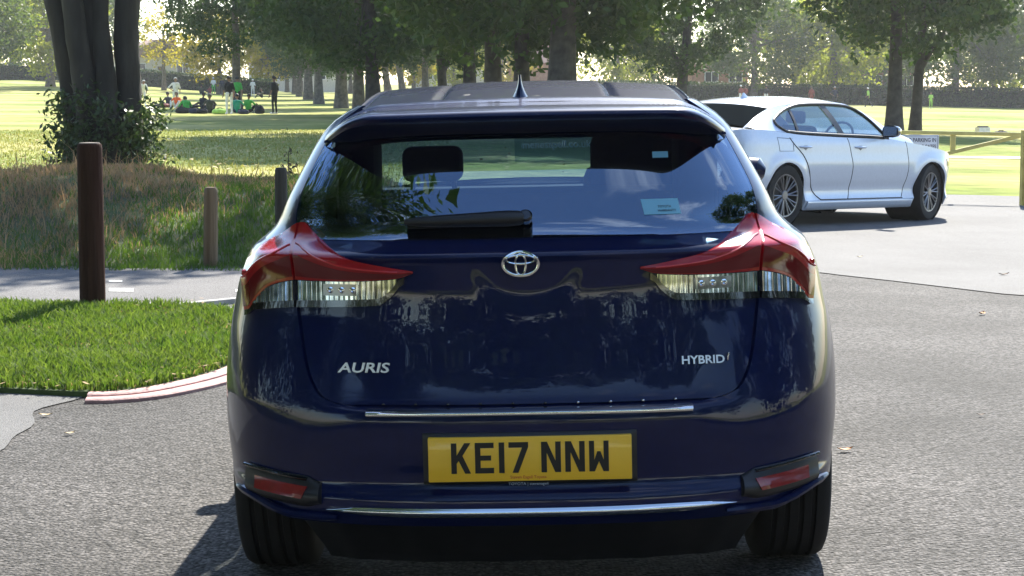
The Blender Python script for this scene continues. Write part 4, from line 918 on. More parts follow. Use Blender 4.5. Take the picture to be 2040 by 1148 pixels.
# avenue: px of trunk at its foot, distance, diameter, crown, lean, label
ORD = 'first second third fourth fifth sixth seventh eighth ninth tenth'.split()
AV = [(574, 300, .62, 'a', 0), (589, 262, .66, 'b', 0), (598, 222, .62, 'a', 2), (616, 178, .78, 'b', 0), (637, 141, .66, 'c', -1), (681, 118, .72, 'a', 1), (716, 95, .55, 'b', 0)]
for i, (p, D, d, k, ln) in enumerate(AV):
    tree('avenue_tree', px_x(p, D), D, d, k, f'leafy avenue tree, {ORD[i]} trunk from the left in the row beside the roof', 'trees in the avenue row', ln, rot=i * 1.3, scale=random.uniform(.92, 1.08))
MID = [(746, 82, .62, 'a', -2, 'dark thick trunked avenue tree rising just above the left edge of the navy roof', None),
       (776, 190, .75, 'c', -7, 'thin grey tree leaning left above the left half of the navy roof', None),
       (806, 175, .65, 'c', -9, 'slim tree leaning left, second of two leaning trunks above the navy roof', None),
       (848, 150, .56, 'b', 0, 'straight slim grey tree above the roof between leaning and forked trees', None),
       (885, 95, .50, 'c', -3, 'dark forked tree with limbs spreading right above the navy roof', [(2.2, 1.3, 4.6, .16), (2.0, .9, 3.8, .13), (2.4, -.5, 4.4, .14)]),
       (936, 84, .58, 'a', 0, 'dark straight tree just left of the three big trunks behind the aerial', None),
       (982, 62, .58, 'b', 0, 'leftmost of the three big dark trees behind the roof aerial', None),
       (1039, 60, .52, 'a', 0, 'middle of the three big dark trees, right behind the roof aerial', None),
       (1117, 57, .88, 'b', 1, 'thickest and rightmost of the three big trees behind the roof aerial', None),
       (1352, 105, .62, 'a', 5, 'dark leaning tree above the right edge of the navy roof', [(2.4, 1.2, 4.0, .14), (2.6, -1.0, 4.4, .14)]),
       (474, 116, .58, 'c', 0, 'low hanging avenue tree standing behind the resting players', None),
       (1779, 71, .60, 'c', 0, 'straight thick grey tree behind the left end of the yellow gate', None),
       (1820, 72, .42, 'c', 3, 'slimmer forked tree beside the thick tree behind the yellow gate', [(2.0, 1.0, 3.6, .13)])]
for i, (p, D, d, k, ln, lab, fk) in enumerate(MID):
    tree('park_tree', px_x(p, D), D, d, k, lab, 'big shady trees across the park', ln, rot=2.1 * i, fork=fk, bark=BARKD if D < 110 else BARK, scale=1.0 if p < 1700 else .9)
FAR = [(105, 205, .9, 'l1', 'leafy tree with a pale trunk at the far left hedge', 1.15), (-60, 190, .8, 'l2', 'light green tree at the left edge of the field', 1.0), (30, 245, .8, 'l1', 'pale green tree behind the left hedge, left of the big trunk', 1.2),
       (190, 250, .8, 'l2', 'green tree behind the hedge, hidden mostly by the ivy clad trunk', 1.0), (330, 215, .5, 'thin', 'thin sunlit tree with bare spreading branches before the bungalow', 1.0), (440, 210, .6, 'y', 'golden leaved tree left of the avenue', 1.0),
       (535, 260, .6, 'y', 'yellowing tree glowing between the avenue trunks', 1.1), (700, 285, .7, 'l2', 'green tree closing the avenue behind the trunks', 1.0), (825, 240, .6, 'y', 'bright yellow green tree behind the forked tree', .95), (905, 250, .6, 'l1', 'sunlit pale tree just right of the forked tree', .9),
       (1000, 262, .7, 'y', 'sunlit tree glimpsed between the three big trunks', 1.0), (1230, 230, .7, 'l1', 'light green tree above the middle of the navy roof', 1.0), (1300, 262, .7, 'l2', 'green tree behind the brick house, right of the roof', .9), (1500, 205, .8, 'l2', 'dark green tree beside the brick gable house', .95), (1580, 222, .8, 'l1', 'light green leafy tree above the silver car roof', 1.1),
       (1660, 208, .8, 'l1', 'broad bright green tree left of the thick gate tree', 1.2), (1900, 200, .8, 'l2', 'hazy green tree behind the hedge right of the gate trees', 1.1), (1975, 212, .6, 'l1', 'hazy tree with pale trunk in front of the right hedge', 1.0), (2070, 195, .8, 'l2', 'hazy green tree at the right edge of the field', 1.15), (1760, 240, .7, 'l2', 'hazy green tree behind the thick gate tree', 1.0)]
for i, (p, D, d, k, lab, s_) in enumerate(FAR): tree('boundary_tree', px_x(p, D), D, d, k, lab, 'trees along the far boundary', 0, rot=1.7 * i, scale=s_)
# the big many stemmed tree at the left, with sprouting shoots round its foot
bt = tag(empty('multi_stem_tree', (px_x(202, 30), 30, -.03)), 'big dark many stemmed tree with leafy shoots round its foot', 'tree')
STEMS = [([(-.28, 0, -.2), (-.36, .05, .6), (-.42, .08, 1.3), (-.62, .1, 2.6), (-1.2, .2, 5.2)], [.26, .17, .155, .16, .12]),
         ([(-.02, -.28, -.2), (-.08, -.28, .6), (-.17, -.25, 1.4), (-.33, -.22, 2.7), (-.5, -.2, 5.5)], [.2, .165, .15, .14, .11]),
         ([(.06, .05, -.2), (.02, .05, .7), (-.02, .02, 1.6), (-.06, 0, 2.7), (.1, .1, 6)], [.36, .22, .19, .19, .12]),
         ([(.16, -.2, -.2), (.15, -.22, .7), (.14, -.2, 1.5), (.06, -.12, 2.7), (.3, -.2, 5.6)], [.22, .17, .13, .11, .09]),
         ([(.40, 0, -.2), (.42, 0, .7), (.42, .02, 1.5), (.43, .05, 2.7), (.8, .1, 5.8)], [.24, .19, .165, .165, .12])]
for i, (p, r) in enumerate(STEMS):
    q = dens([Vector(v) for v in p], 5); rr = np.interp(np.linspace(0, len(p) - 1, len(q)), range(len(p)), r)
    V, Fc = tube(q, list(rr * 1.1), 14); V = [(v[0] + .012 * math.sin(v[2] * 9 + v[1] * 30), v[1], v[2]) for v in V]; obj('stem', V, Fc, BARKB, bt)
cr_ = link('crown', CROWNS['near'][0], None, bt); cr_.location = (2.2, .5, 0)
pts = []
for _ in range(150):
    a = random.uniform(0, 6.28); rr = random.uniform(.35, .8) * (1.15 if math.cos(a) > 0 else 1); h = random.uniform(.05, 1.35) * (1 - .35 * (rr - .35)); c = np.array([math.cos(a) * rr + .03, math.sin(a) * rr * .8 - .1, h])
    pts.append(c + rng.normal(size=(34, 3)) * .10)
me = quads_mesh('shoots', leaves_np(np.concatenate(pts), .03, .06, 5)); me.materials.append(M('shoot_leaf', (.015, .032, .012), .5, c2=(.04, .07, .02), transl=.25, island=.7)); link('shoots', me, None, bt)

# hedges along the far boundary
def hedge(name, pa, Da, pb, Db, h, thick, label, n, seed):
    a, b = Vector((px_x(pa, Da), Da)), Vector((px_x(pb, Db), Db)); d = b - a; L = d.length; d.normalize(); nn = Vector((-d.y, d.x)); r = np.random.default_rng(seed)
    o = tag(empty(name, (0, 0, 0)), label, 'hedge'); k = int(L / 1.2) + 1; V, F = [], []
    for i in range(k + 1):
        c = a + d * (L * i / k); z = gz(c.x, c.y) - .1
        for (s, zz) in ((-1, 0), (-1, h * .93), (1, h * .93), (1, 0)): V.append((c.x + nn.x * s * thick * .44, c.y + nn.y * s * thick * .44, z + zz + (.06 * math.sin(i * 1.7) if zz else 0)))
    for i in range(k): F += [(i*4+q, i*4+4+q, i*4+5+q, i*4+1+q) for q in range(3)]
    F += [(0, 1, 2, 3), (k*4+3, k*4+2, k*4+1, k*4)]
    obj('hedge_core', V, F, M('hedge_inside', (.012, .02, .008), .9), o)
    u = r.uniform(0, L, n); sd = r.choice([-1, 1, 0], n, p=[.55, .15, .3]); zz = np.where(sd == 0, h, r.uniform(0, h, n)); off = np.where(sd == 0, r.uniform(-.5, .5, n), sd * .5) * thick
    P = np.zeros((n, 3)); P[:, 0] = a.x + d.x * u + nn.x * -off * -1; P[:, 1] = a.y + d.y * u + nn.y * off
    P[:, 2] = [gz(x, y) for x, y in P[:, :2]]; P[:, 2] += zz - .05; P += r.normal(size=P.shape) * .09
    me = quads_mesh('hedge_leaves', leaves_np(P, .09, .18, seed)); me.materials.append(HEDGEM); link('hedge_leaves', me, None, o)
hedge('hedge', -330, 222, 545, 232, 1.7, 1.6, 'long dark clipped hedge along the left side of the field', 16000, 3)
hedge('hedge', 1180, 215, 2330, 192, 1.85, 1.6, 'long dark clipped hedge along the right side of the field', 20000, 4)

# ------------------------------------------------------------------ houses beyond the hedges
BRICK = M('red_brick', (.26, .12, .075), .9, c2=(.36, .18, .11), scale=3); ROOFT = M('brown_roof_tile', (.16, .09, .065), .85, c2=(.24, .14, .1), scale=2); REND = M('cream_render', (.55, .5, .42), .9); UPVC = M('window_frame_white', (.7, .7, .68), .5)
def house(px, D, wd, dp, h, rh, wall, label, rot=0, gable=False, win=((-.28, .55), (.28, .55))):
    x = px_x(px, D); o = tag(empty('house', (x, D, gz(x, D) - .3), (0, 0, R_(rot))), label, 'house', 'houses beyond the far hedge')
    obj('wall', *box(-wd/2, wd/2, 0, dp, 0, h), wall, o, smooth=False)
    e = .45
    if gable: V = [(-wd/2-e, -e, h-.15), (0, -e, h+rh), (wd/2+e, -e, h-.15), (-wd/2-e, dp+e, h-.15), (0, dp+e, h+rh), (wd/2+e, dp+e, h-.15)]; F = [(0, 1, 4, 3), (1, 2, 5, 4), (0, 3, 5, 2), (0, 2, 1), (3, 4, 5)]
    else: V = [(-wd/2-e, -e, h-.15), (-wd/2-e, dp/2, h+rh), (-wd/2-e, dp+e, h-.15), (wd/2+e, -e, h-.15), (wd/2+e, dp/2, h+rh), (wd/2+e, dp+e, h-.15)]; F = [(0, 3, 4, 1), (1, 4, 5, 2), (0, 2, 5, 3), (0, 1, 2), (3, 5, 4)]
    rf = obj('roof', V, F, ROOFT, o, smooth=False)
    if gable: obj('gable_wall', [(-wd/2, -.02, h-.2), (wd/2, -.02, h-.2), (0, -.02, h+rh-.35)], [(0, 1, 2)], wall, o, smooth=False)
    obj('chimney', *box(wd*.22, wd*.22+.7, dp*.5, dp*.5+.6, h+rh*.4, h+rh+.9), BRICK, rf, smooth=False)
    for (u, v_) in win:
        q = empty('window', (u * wd, -.03, v_ * h)); q.parent = o
        obj('window_frame', *comb(box(-.8, .8, -.05, 0, -.62, -.54), box(-.8, .8, -.05, 0, .54, .62), box(-.8, -.72, -.05, 0, -.54, .54), box(.72, .8, -.05, 0, -.54, .54), box(-.04, .04, -.05, 0, -.54, .54)), UPVC, q, smooth=False)
        obj('pane', *box(-.72, .72, -.02, -.005, -.54, .54), M('dark_pane', (.02, .025, .03), .08), q, smooth=False)
    obj('door', *box(-.45, .45, -.06, 0, 0.1, 2.1), M('door_brown', (.1, .05, .03), .5), o, smooth=False)
house(1432, 232, 6.5, 7, 3.9, 2.6, BRICK, 'red brick gable fronted house behind the hedge right of the navy roof', 8, True, ((-.15, .75), (.28, .75)))
house(1740, 240, 11, 8, 4.2, 3.0, BRICK, 'long brown roofed brick house behind the gate trees', -6, False, ((-.33, .68), (.0, .68), (.33, .68)))
house(325, 262, 10, 7, 3.4, 2.2, REND, 'cream bungalow with a pale roof beyond the thin sunlit tree', 24, True)
house(915, 275, 12, 8, 4.6, 3.0, REND, 'cream house glimpsed between the trunks above the navy roof', 4, False, ((-.36, .6), (-.12, .6), (.12, .6), (.36, .6)))
house(1075, 282, 9, 8, 4.8, 3.0, BRICK, 'brick house glimpsed behind the three big trunks', -4, False)
house(600, 320, 16, 8, 4.8, 3.0, REND, 'long pale house closing the end of the avenue', 2, False, ((-.4, .6), (-.2, .6), (.2, .6), (.4, .6)))

# unseen wood mirrored in the hatchback; side trees added to darken its flank reflections
Wp = []
for (x, y, z0, R, H, sd) in ((-5.9, 2.2, 2.8, 4.4, 10, 1), (-9, -9, 2.2, 5, 11, 2), (-3.5, -24, 1.5, 5, 10, 3), (3.5, -31, 2.2, 5.5, 11, 4), (12, -22, 2.0, 5.5, 10, 5), (-14, -20, 1.5, 6, 12, 6), (20, -12, 2, 6, 11, 7), (9, -40, 1, 7, 13, 8), (-10, -38, 1, 7, 13, 9), (26, -30, 1, 7, 12, 10), (-26, -26, 1, 7, 13, 11), (0, -48, .5, 8, 12, 12), (-19, -5, 2.5, 5.5, 11, 13), (-8.6, 4.6, .8, 4.4, 11, 14), (-16, 11, .8, 5, 10, 15), (13, 3, .6, 4.6, 9, 16), (17, 11, .6, 5, 9, 17), (-10.5, 11, .3, 3.6, 8, 18)):
    nr = sd in (1, 14, 2); P, C = crown_pts(R, H, z0, 240, 130 if nr else 30, 100 + sd, 0, 1.2); P[:, 0] += x; P[:, 1] += y; Wp.append(leaves_np(P, *((.07, .15) if nr else (.18, .34)), 200 + sd))
me = quads_mesh('woodland_and_added_trees', np.concatenate(Wp)); me.materials.append(LEAFD)
wl_ = tag(link('woodland_and_added_trees', me), 'leafy trees mirrored in the hatchback window, with unseen trees added to darken its flanks', 'trees', kind='stuff')

# a seeding dock weed at the far edge of the bank
wd_ = tag(empty('dock_weed', (px_x(576, 22.5), 22.5, gz(-2.46, 22.5) + bund_h(-2.46, 22.5) - .03)), 'thin dark seeding weed standing at the top of the bank', 'plant')
obj('stalk', *tube([(0, 0, 0), (.01, 0, .2), (-.01, .01, .42), (.0, 0, .56)], [.008, .007, .006, .004], 6), BARKD, wd_)
P = np.concatenate([rng.normal(size=(60, 3)) * np.array([.05, .05, .16]) + np.array([0, 0, .36]), rng.normal(size=(14, 3)) * np.array([.09, .06, .05]) + np.array([0, 0, .12])])
me = quads_mesh('seed_heads', leaves_np(P, .02, .04, 9)); me.materials.append(BRL_ := M('dry_seed', (.07, .06, .03), .9, c2=(.12, .1, .05), island=.5)); tag(link('seed_heads', me, None, wd_), kind='stuff')

# ------------------------------------------------------------------ people resting and playing on the field
SKIN = M('skin_brown', (.20, .11, .07), .6); HAIR = M('hair_black', (.012, .01, .009), .7); WSHOE = M('shoe_white', (.6, .6, .6), .6)
def cloth(n, c): return M('cloth_' + n, c, .85, var=.15, scale=9)
CW, CK, CN, CG, CT, CO, COL_, CR, CHV, CBL = (cloth('white', (.66, .66, .66)), cloth('black', (.014, .014, .017)), cloth('navy', (.02, .025, .05)), cloth('bright_green', (.05, .36, .05)), cloth('teal_green', (.02, .26, .17)), cloth('orange', (.75, .12, .02)), cloth('olive', (.05, .055, .035)), cloth('maroon', (.20, .05, .04)), cloth('lime', (.32, .55, .10)), cloth('blue', (.10, .16, .32)))
def capsule(p, q, r1, r2, n=8):
    p, q = Vector(p), Vector(q); d = (q - p); d = d.normalized() if d.length > 1e-5 else Vector((0, 0, 1))
    pts = [p - d * r1 * .98, p - d * r1 * .7, p, q, q + d * r2 * .7, q + d * r2 * .98]; return tube(pts, [r1 * .2, r1 * .71, r1, r2, r2 * .71, r2 * .2], n)
POSES = {
 'stand': dict(pel=(0, 0, .95), chest=(0, 0, 1.30), neck=(0, .01, 1.50), head=(0, .03, 1.63), hip=.09, knee=[(-.11, .03, .50), (.11, .02, .50)], ank=[(-.12, 0, .08), (.12, -.02, .08)], elb=[(-.25, -.03, 1.14), (.25, -.03, 1.14)], wri=[(-.26, .07, .90), (.26, .07, .90)]),
 'hip': dict(pel=(0, 0, .95), chest=(0, 0, 1.30), neck=(0, .01, 1.50), head=(0, .04, 1.63), hip=.09, knee=[(-.12, .04, .50), (.12, .0, .50)], ank=[(-.15, .02, .08), (.14, -.04, .08)], elb=[(-.26, -.03, 1.14), (.42, -.08, 1.18)], wri=[(-.25, .08, .92), (.20, .04, 1.02)]),
 'bend': dict(pel=(0, -.06, .93), chest=(0, .12, 1.24), neck=(0, .24, 1.40), head=(0, .33, 1.48), hip=.09, knee=[(-.12, .03, .50), (.12, .03, .50)], ank=[(-.14, -.02, .08), (.14, -.02, .08)], elb=[(-.26, .22, 1.05), (.26, .2, 1.05)], wri=[(-.16, .36, .88), (.16, .34, .88)]),
 'sit': dict(pel=(0, 0, .13), chest=(0, -.04, .46), neck=(0, .02, .66), head=(0, .07, .80), hip=.10, knee=[(-.24, .36, .40), (.22, .38, .42)], ank=[(-.12, .60, .07), (.14, .62, .07)], elb=[(-.30, .12, .40), (.30, .12, .42)], wri=[(-.22, .36, .42), (.20, .38, .44)]),
 'slump': dict(pel=(0, 0, .13), chest=(0, .10, .44), neck=(0, .24, .58), head=(0, .34, .66), hip=.10, knee=[(-.28, .38, .30), (.26, .38, .30)], ank=[(-.1, .60, .07), (.12, .62, .07)], elb=[(-.32, .30, .30), (.32, .30, .30)], wri=[(-.2, .52, .22), (.2, .54, .22)]),
 'lie': dict(pel=(0, 0, .13), chest=(0, -.36, .15), neck=(0, -.56, .17), head=(0, -.72, .19), hip=.09, knee=[(-.12, .36, .34), (.12, .40, .16)], ank=[(-.12, .66, .07), (.13, .82, .08)], elb=[(-.32, -.30, .10), (.30, -.62, .10)], wri=[(-.24, -.06, .14), (.10, -.86, .10)]),
 'walk': dict(pel=(0, 0, .94), chest=(0, .03, 1.29), neck=(0, .05, 1.49), head=(0, .08, 1.62), hip=.09, knee=[(-.10, .18, .52), (.10, -.06, .50)], ank=[(-.10, .22, .09), (.11, -.36, .14)], elb=[(-.27, -.14, 1.16), (.27, .10, 1.14)], wri=[(-.26, -.10, .92), (.25, .26, .98)])}
PM = {}
def person_mesh(pose):
    if pose in PM: return PM[pose]
    j = {k: ([Vector(v) for v in val] if isinstance(val, list) else (Vector(val) if not np.isscalar(val) else val)) for k, val in POSES[pose].items()}
    up = (j['neck'] - j['chest']).normalized(); caps = []   # (p, q, r1, r2, material)  0 top 1 trousers 2 skin 3 shoes
    side = Vector((1, 0, 0))
    for s in (-1, 1):
        caps += [(j['chest'] + side * s * .075, j['pel'].lerp(j['chest'], .35) + side * s * .06, .105, .095, 0)]
    caps += [(j['chest'] + up * .08, j['pel'], .12, .115, 0), (j['neck'] - up * .03, j['head'] - (j['head'] - j['neck']) * .2, .052, .05, 2), (j['head'] - Vector((0, .012, .02)), j['head'] + Vector((0, .0, .045)), .085, .095, 2), (j['head'] + Vector((0, .085, -.005)), j['head'] + Vector((0, .098, -.02)), .016, .02, 2)]
    for i, s in enumerate((-1, 1)):
        sh = j['neck'] - up * .09 + side * s * .175; caps += [(j['chest'] + up * .11 + side * s * .06, sh, .075, .06, 0), (sh, j['elb'][i], .058, .045, 0), (j['elb'][i], j['wri'][i], .040, .030, 2)]
        hd = (j['wri'][i] - j['elb'][i]).normalized(); caps += [(j['wri'][i], j['wri'][i] + hd * .07, .032, .036, 2)]
        hp = j['pel'] + side * s * j['hip']; caps += [(hp, j['knee'][i], .095, .062, 1), (j['knee'][i], j['ank'][i], .060, .045, 1)]
        sd = (j['ank'][i] - j['knee'][i]).normalized(); f = Vector((0, 1, 0)) if abs(sd.z) > .5 or pose == 'sit' else Vector((0, .5, .85)); caps += [(j['ank'][i] + Vector((0, -.03, -.025)), j['ank'][i] + f * .15 + Vector((0, 0, -.03)), .048, .042, 3)]
        caps += [(j['head'] + side * s * .09, j['head'] + side * s * .094 + Vector((0, -.01, -.02)), .018, .016, 2)]
    caps.append((j['pel'] + Vector((0, 0, .02)), j['pel'] - side * .07, .115, .11, 1)); caps.append((j['pel'], j['pel'] + side * .07, .115, .11, 1))
    V, F = comb(*[capsule(*c[:4]) for c in caps]); me = bpy.data.meshes.new('b'); me.from_pydata(V, [], F)
    o = bpy.data.objects.new('b', me); col.objects.link(o); rm = o.modifiers.new('r', 'REMESH'); rm.mode = 'VOXEL'; rm.voxel_size = .024
    sm = o.modifiers.new('s', 'SMOOTH'); sm.factor = .5; sm.iterations = 2
    dg = bpy.context.evaluated_depsgraph_get(); out = bpy.data.meshes.new_from_object(o.evaluated_get(dg)); bpy.data.objects.remove(o)
    for q in range(4): out.materials.append(None)
    C0 = np.array([c[0] for c in caps]); C1 = np.array([c[1] for c in caps]); rr = np.array([(c[2] + c[3]) / 2 for c in caps]); mi = np.array([c[4] for c in caps]); d = C1 - C0; L2 = (d * d).sum(1) + 1e-9
    n = len(out.polygons); ce = np.zeros(n * 3); out.polygons.foreach_get('center', ce); ce = ce.reshape(-1, 3)
    t = np.clip(((ce[:, None] - C0) * d).sum(2) / L2, 0, 1); dist = np.linalg.norm(ce[:, None] - (C0 + t[..., None] * d), axis=2) - rr
    out.polygons.foreach_set('material_index', mi[dist.argmin(1)].astype(np.int32)); out.polygons.foreach_set('use_smooth', [True] * n)
    # fingers joined on
    bm = bmesh.new(); bm.from_mesh(out)
    for i, s in enumerate((-1, 1)):
        hd = (j['wri'][i] - j['elb'][i]).normalized(); w0 = j['wri'][i] + hd * .08; ac = hd.cross(Vector((1, 0, 0)) if abs(hd.x) < .8 else Vector((0, 1, 0))).normalized(); cl = hd.cross(ac)
        for k, ln in enumerate((.06, .072, .076, .07, .055)):
            b = w0 + ac * (k - 2) * .016 if k else w0 - hd * .04 + ac * -.035; e = b + hd * ln * .6 + cl * .01; e2 = e + hd * ln * .35 + cl * .025
            v, f = tube([b, e, e2], [.009, .0085, .007], 6); vs = [bm.verts.new(x) for x in v]
            for q in f: fc = bm.faces.new([vs[x] for x in q]); fc.material_index = 2; fc.smooth = True
    bm.to_mesh(out); bm.free(); h = j['head']
    # hair cap
    V, F = [], []
    for a in range(7):
        ph = a / 6 * 1.75
        for k in range(14):
            th = 2 * math.pi * k / 14; lift = 0 if math.sin(th) < .3 else .03 * a / 6 * 1.6; V.append((h.x + .104 * math.sin(ph) * math.cos(th), h.y - .014 + .108 * math.sin(ph) * math.sin(th) - (.045 if math.sin(th) > .6 and a > 4 else 0), h.z + .025 + .118 * math.cos(ph) + lift))
    F = [(a*14+k, a*14+(k+1) % 14, (a+1)*14+(k+1) % 14, (a+1)*14+k) for a in range(6) for k in range(14)]
    hair = mk('hair', V, F); PM[pose] = (out, hair, h); return PM[pose]
def person(px, D, pose, face, topm, legs, label, hat=None, shoes=None, sleeves=None, group=None, sc_=1.0, hairm=None):
    me, hair, h = person_mesh(pose); x = px_x(px, D); o = link('person', me); o.location = (x, D, gz(x, D) - .03); o.rotation_euler = (0, 0, R_(face)); o.scale = (sc_,) * 3
    for i, m in enumerate((topm, legs, sleeves or SKIN, shoes or WSHOE)): o.material_slots[i].link = 'OBJECT'; o.material_slots[i].material = m
    # skin slot is shared by arms and head, so keep it skin
    o.material_slots[2].material = SKIN
    hr = link('hair' if hat is None else 'cap', hair, None, o)
    if not hr.material_slots: hair.materials.append(None)
    hr.material_slots[0].link = 'OBJECT'; hr.material_slots[0].material = hat or hairm or HAIR
    return tag(o, label, 'person', group)
GA, GB = 'players resting on the grass', 'distant people across the field'
person(288, 127, 'bend', 200, CW, CW, 'person in white cricket clothes bending beside the big tree trunk', hat=CW, group=GA)
person(353, 121, 'hip', 190, CW, CW, 'person in white shirt and cap standing with hand on hip', hat=CW, group=GA)
person(322, 118, 'lie', 80, CR, CK, 'person in maroon lying flat beside the person in white', group=GA)
person(355, 116, 'sit', 170, CO, CW, 'person in bright orange top sitting on the grass', group=GA)
person(388, 115, 'lie', -60, CK, CK, 'person in dark clothes lying down right of the orange top', shoes=CR, group=GA)
person(374, 101, 'slump', 20, CG, CK, 'person in bright green shirt slumped forward, leftmost of the seated greens', group=GA)
person(420, 97, 'sit', 5, COL_, CK, 'person in dark olive hoodie sitting with back turned', hat=COL_, group=GA)
person(459, 94, 'stand', 30, CK, CW, 'standing person in dark jumper and white trousers', group=GA)
person(475, 106, 'stand', 10, CG, CK, 'standing person in bright green shirt behind the dark jumper', group=GA)
person(474, 97, 'sit', 0, CT, CN, 'person in teal green shirt sitting at the feet of the standing greens', group=GA)
person(497, 98, 'sit', -25, CG, CK, 'person in green shirt with big dark hair sitting rightmost of the group', group=GA)
person(549, 95, 'stand', 60, CK, CK, 'person all in black standing alone right of the group', hat=CK, group=GA)
person(338, 119, 'sit', 40, CN, CK, 'person in navy sitting behind the lying maroon player', group=GA)
person(407, 112, 'sit', -30, CK, CK, 'person in black sitting behind the olive hoodie', group=GA)
for i, (p, D, ps, f, t, l, lab, hm) in enumerate(((404, 205, 'sit', 0, COL_, CK, 'tiny seated figure by the far left hedge', None), (421, 205, 'sit', 40, CR, CK, 'tiny red topped figure by the far left hedge', None), (428, 207, 'stand', 10, CW, CG, 'tiny figure in white top by the far left hedge', CW), (445, 208, 'stand', 10, CN, CK, 'tiny dark figure behind the standing players', None), (506, 205, 'stand', 0, CW, CW, 'tiny figure in white between the far avenue trunks', CW), (524, 190, 'sit', 90, COL_, CK, 'tiny figure sitting under the avenue left of the black clad person', None),
        (1474, 184, 'stand', 30, CR, CW, 'left of two distant players in red near the brick house', CW), (1483, 185, 'walk', 10, CR, CK, 'right of two distant players in red near the brick house', None), (1524, 184, 'stand', 0, CK, CW, 'distant figure in dark top with white trousers above the silver roof', None), (1614, 184, 'stand', 0, CR, CR, 'distant figure in red above the silver car roof', None), (1660, 182, 'hip', 180, CN, CK, 'distant dark figure in a white cap above the silver windscreen', CW), (1727, 176, 'walk', 60, CHV, CK, 'distant walking person in a lime vest left of the gate tree', CW), (1851, 178, 'stand', 180, CHV, CHV, 'distant person in a lime top standing right of the gate trees', None))):
    person(p, D, ps, f, t, l, lab, hat=hm, group=GB, sc_=.98 if i != 12 else .8)
def bag(name, px, D, w, d, h, mat, label, cat='bag', strap=True):
    x = px_x(px, D); o = tag(empty(name, (x, D, gz(x, D) - .03), (0, 0, random.uniform(-.4, .4))), label, cat, 'bags on the grass')
    V, F = grid(lambda a, b: (w/2 * math.cos(2*math.pi*a) * math.sin(math.pi * (.06 + .94 * b)) ** .5 * (1 + .08 * math.sin(9*a*6.28)), d/2 * math.sin(2*math.pi*a) * math.sin(math.pi * (.06 + .94 * b)) ** .5, h * (1 - math.cos(math.pi * b)) / 2 * (1 - .12 * math.sin(5 * a * 6.28))), 20, 8, wrap=True)
    obj('bag_body', V, F, mat, o)
    if strap: obj('strap', *tube([(-w*.3, 0, h*.85), (-w*.1, .02, h*1.2), (w*.1, .02, h*1.2), (w*.3, 0, h*.85)], .018, 6), CK, o)
bag('sports_bag', 366, 97, .7, .4, .26, CK, 'dark sports bag below the slumped green player'); bag('sports_bag', 392, 96.5, .65, .4, .24, CN, 'dark navy bag between slumped green and olive players'); bag('sports_bag', 405, 96, .55, .35, .22, CK, 'small dark bag left of the olive hoodie')
bag('sports_bag', 440, 95, .75, .5, .24, CHV, 'lime green bag lying left of the white trousers'); bag('sports_bag', 519, 96, .5, .4, .34, CK, 'dark rucksack at the right end of the seated group'); bag('sports_bag', 487, 95, .6, .35, .2, CN, 'low dark bag in front of the teal green player')
bag('sports_bag', 1992, 73, .55, .35, .13, CK, 'flat black bag lying on the field beyond the gate')
bx_ = tag(empty('white_carton', (px_x(1955, 73), 73, gz(px_x(1955, 73), 73) - .03), (0, 0, .25)), 'open white carton standing on the field beyond the gate', 'box')
obj('carton_wall', *comb(box(-.22, .22, -.16, -.15, 0, .26), box(-.22, .22, .15, .16, 0, .26), box(-.22, -.21, -.149, .149, 0, .26), box(.21, .22, -.149, .149, 0, .26), box(-.209, .209, -.149, .149, .01, .02)), cloth('card_white', (.7, .7, .7)), bx_, smooth=False); obj('carton_contents', *bevel_box(-.18, .19, -.1, .1, .02, .31, .03), CK, bx_)

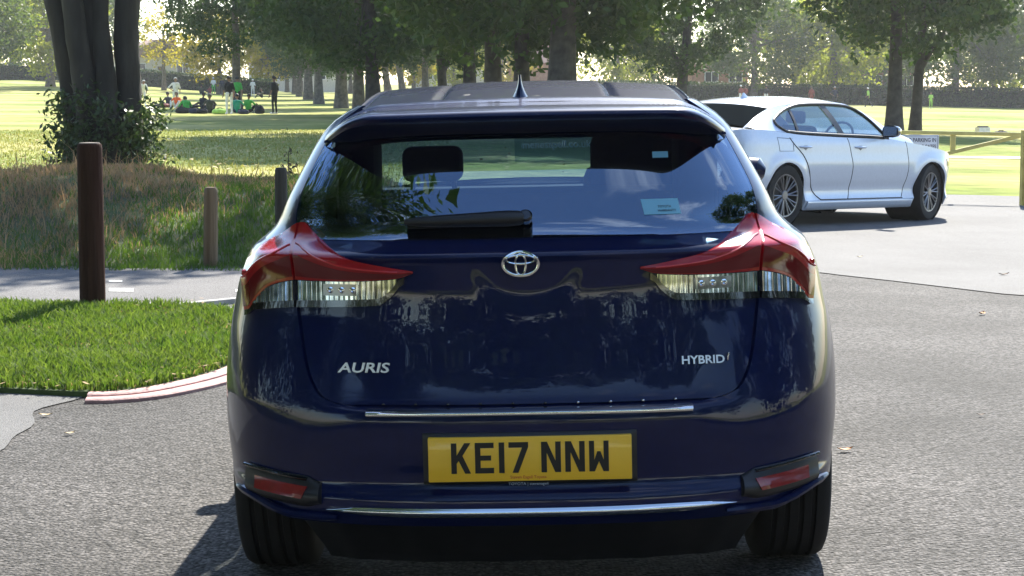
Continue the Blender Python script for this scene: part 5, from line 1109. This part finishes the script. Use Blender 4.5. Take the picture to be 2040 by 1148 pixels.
# fallen leaves lying singly on the tarmac
def road_leaf(px, py, s, mat, label, rot):
    D = CAM_H * F_PX / (py - HORIZ)
    for _ in range(4): D = (CAM_H - gz(px_x(px, D), D) - .006) * F_PX / (py - HORIZ)
    x = px_x(px, D); V = []; F = []
    for k in range(9):
        u = k / 8 * 2 - 1; wdt = .5 * (1 - abs(u) ** 1.6) * (1 + .25 * math.sin(k * 2.4)); z = .25 * u * u
        V += [(u * s, -wdt * s, (z + .14) * s), (u * s, 0, (z + .04) * s), (u * s, wdt * s, (z + .16) * s)]
    for k in range(8): F += [(k*3, k*3+3, k*3+4, k*3+1), (k*3+1, k*3+4, k*3+5, k*3+2)]
    o = tag(obj('fallen_leaf', V, F, mat), label, 'leaf', 'leaves lying on the tarmac'); o.location = (x, D, gz(x, D) + .008); o.rotation_euler = (0, 0, rot)
ORL = M('orange_leaf', (.45, .20, .05), .7, var=.2, scale=60); BRL = M('brown_leaf', (.10, .06, .04), .8, var=.2, scale=60); YLL = M('tan_leaf', (.5, .38, .2), .7, var=.2, scale=60)
road_leaf(1692, 904, .032, ORL, 'small orange leaf on the tarmac right of the hatchback bumper', .3); road_leaf(1962, 627, .04, ORL, 'orange leaf on the tarmac near the right edge below the joint', 1); road_leaf(2004, 548, .05, BRL, 'dark curled leaf on the smooth tarmac at the right', .4)
road_leaf(1965, 832, .02, BRL, 'tiny dark leaf on the rough tarmac at the right', .2); road_leaf(128, 870, .025, YLL, 'pale leaf on the rough tarmac at the left', .7); road_leaf(80, 833, .03, YLL, 'pale leaf at the edge of the smooth patch on the left', .1); road_leaf(1715, 512, .03, YLL, 'pale leaf on the smooth tarmac behind the silver car', .3)

# ------------------------------------------------------------------ haze volume added in place of windscreen glare
HZ = bpy.data.materials.new('glare_haze'); HZ.use_nodes = True; n = HZ.node_tree; n.nodes.remove(n.nodes['Principled BSDF'])
pv = n.nodes.new('ShaderNodeVolumePrincipled'); pv.inputs['Color'].default_value = (.93, .96, 1, 1); pv.inputs['Density'].default_value = 0.00024; pv.inputs['Anisotropy'].default_value = .5
n.links.new(pv.outputs[0], n.nodes['Material Output'].inputs['Volume'])
tag(obj('haze', *box(-420, 420, -120, 420, -12, 22), HZ, smooth=False), 'thin bright haze added in place of windscreen glare', 'haze', kind='stuff')
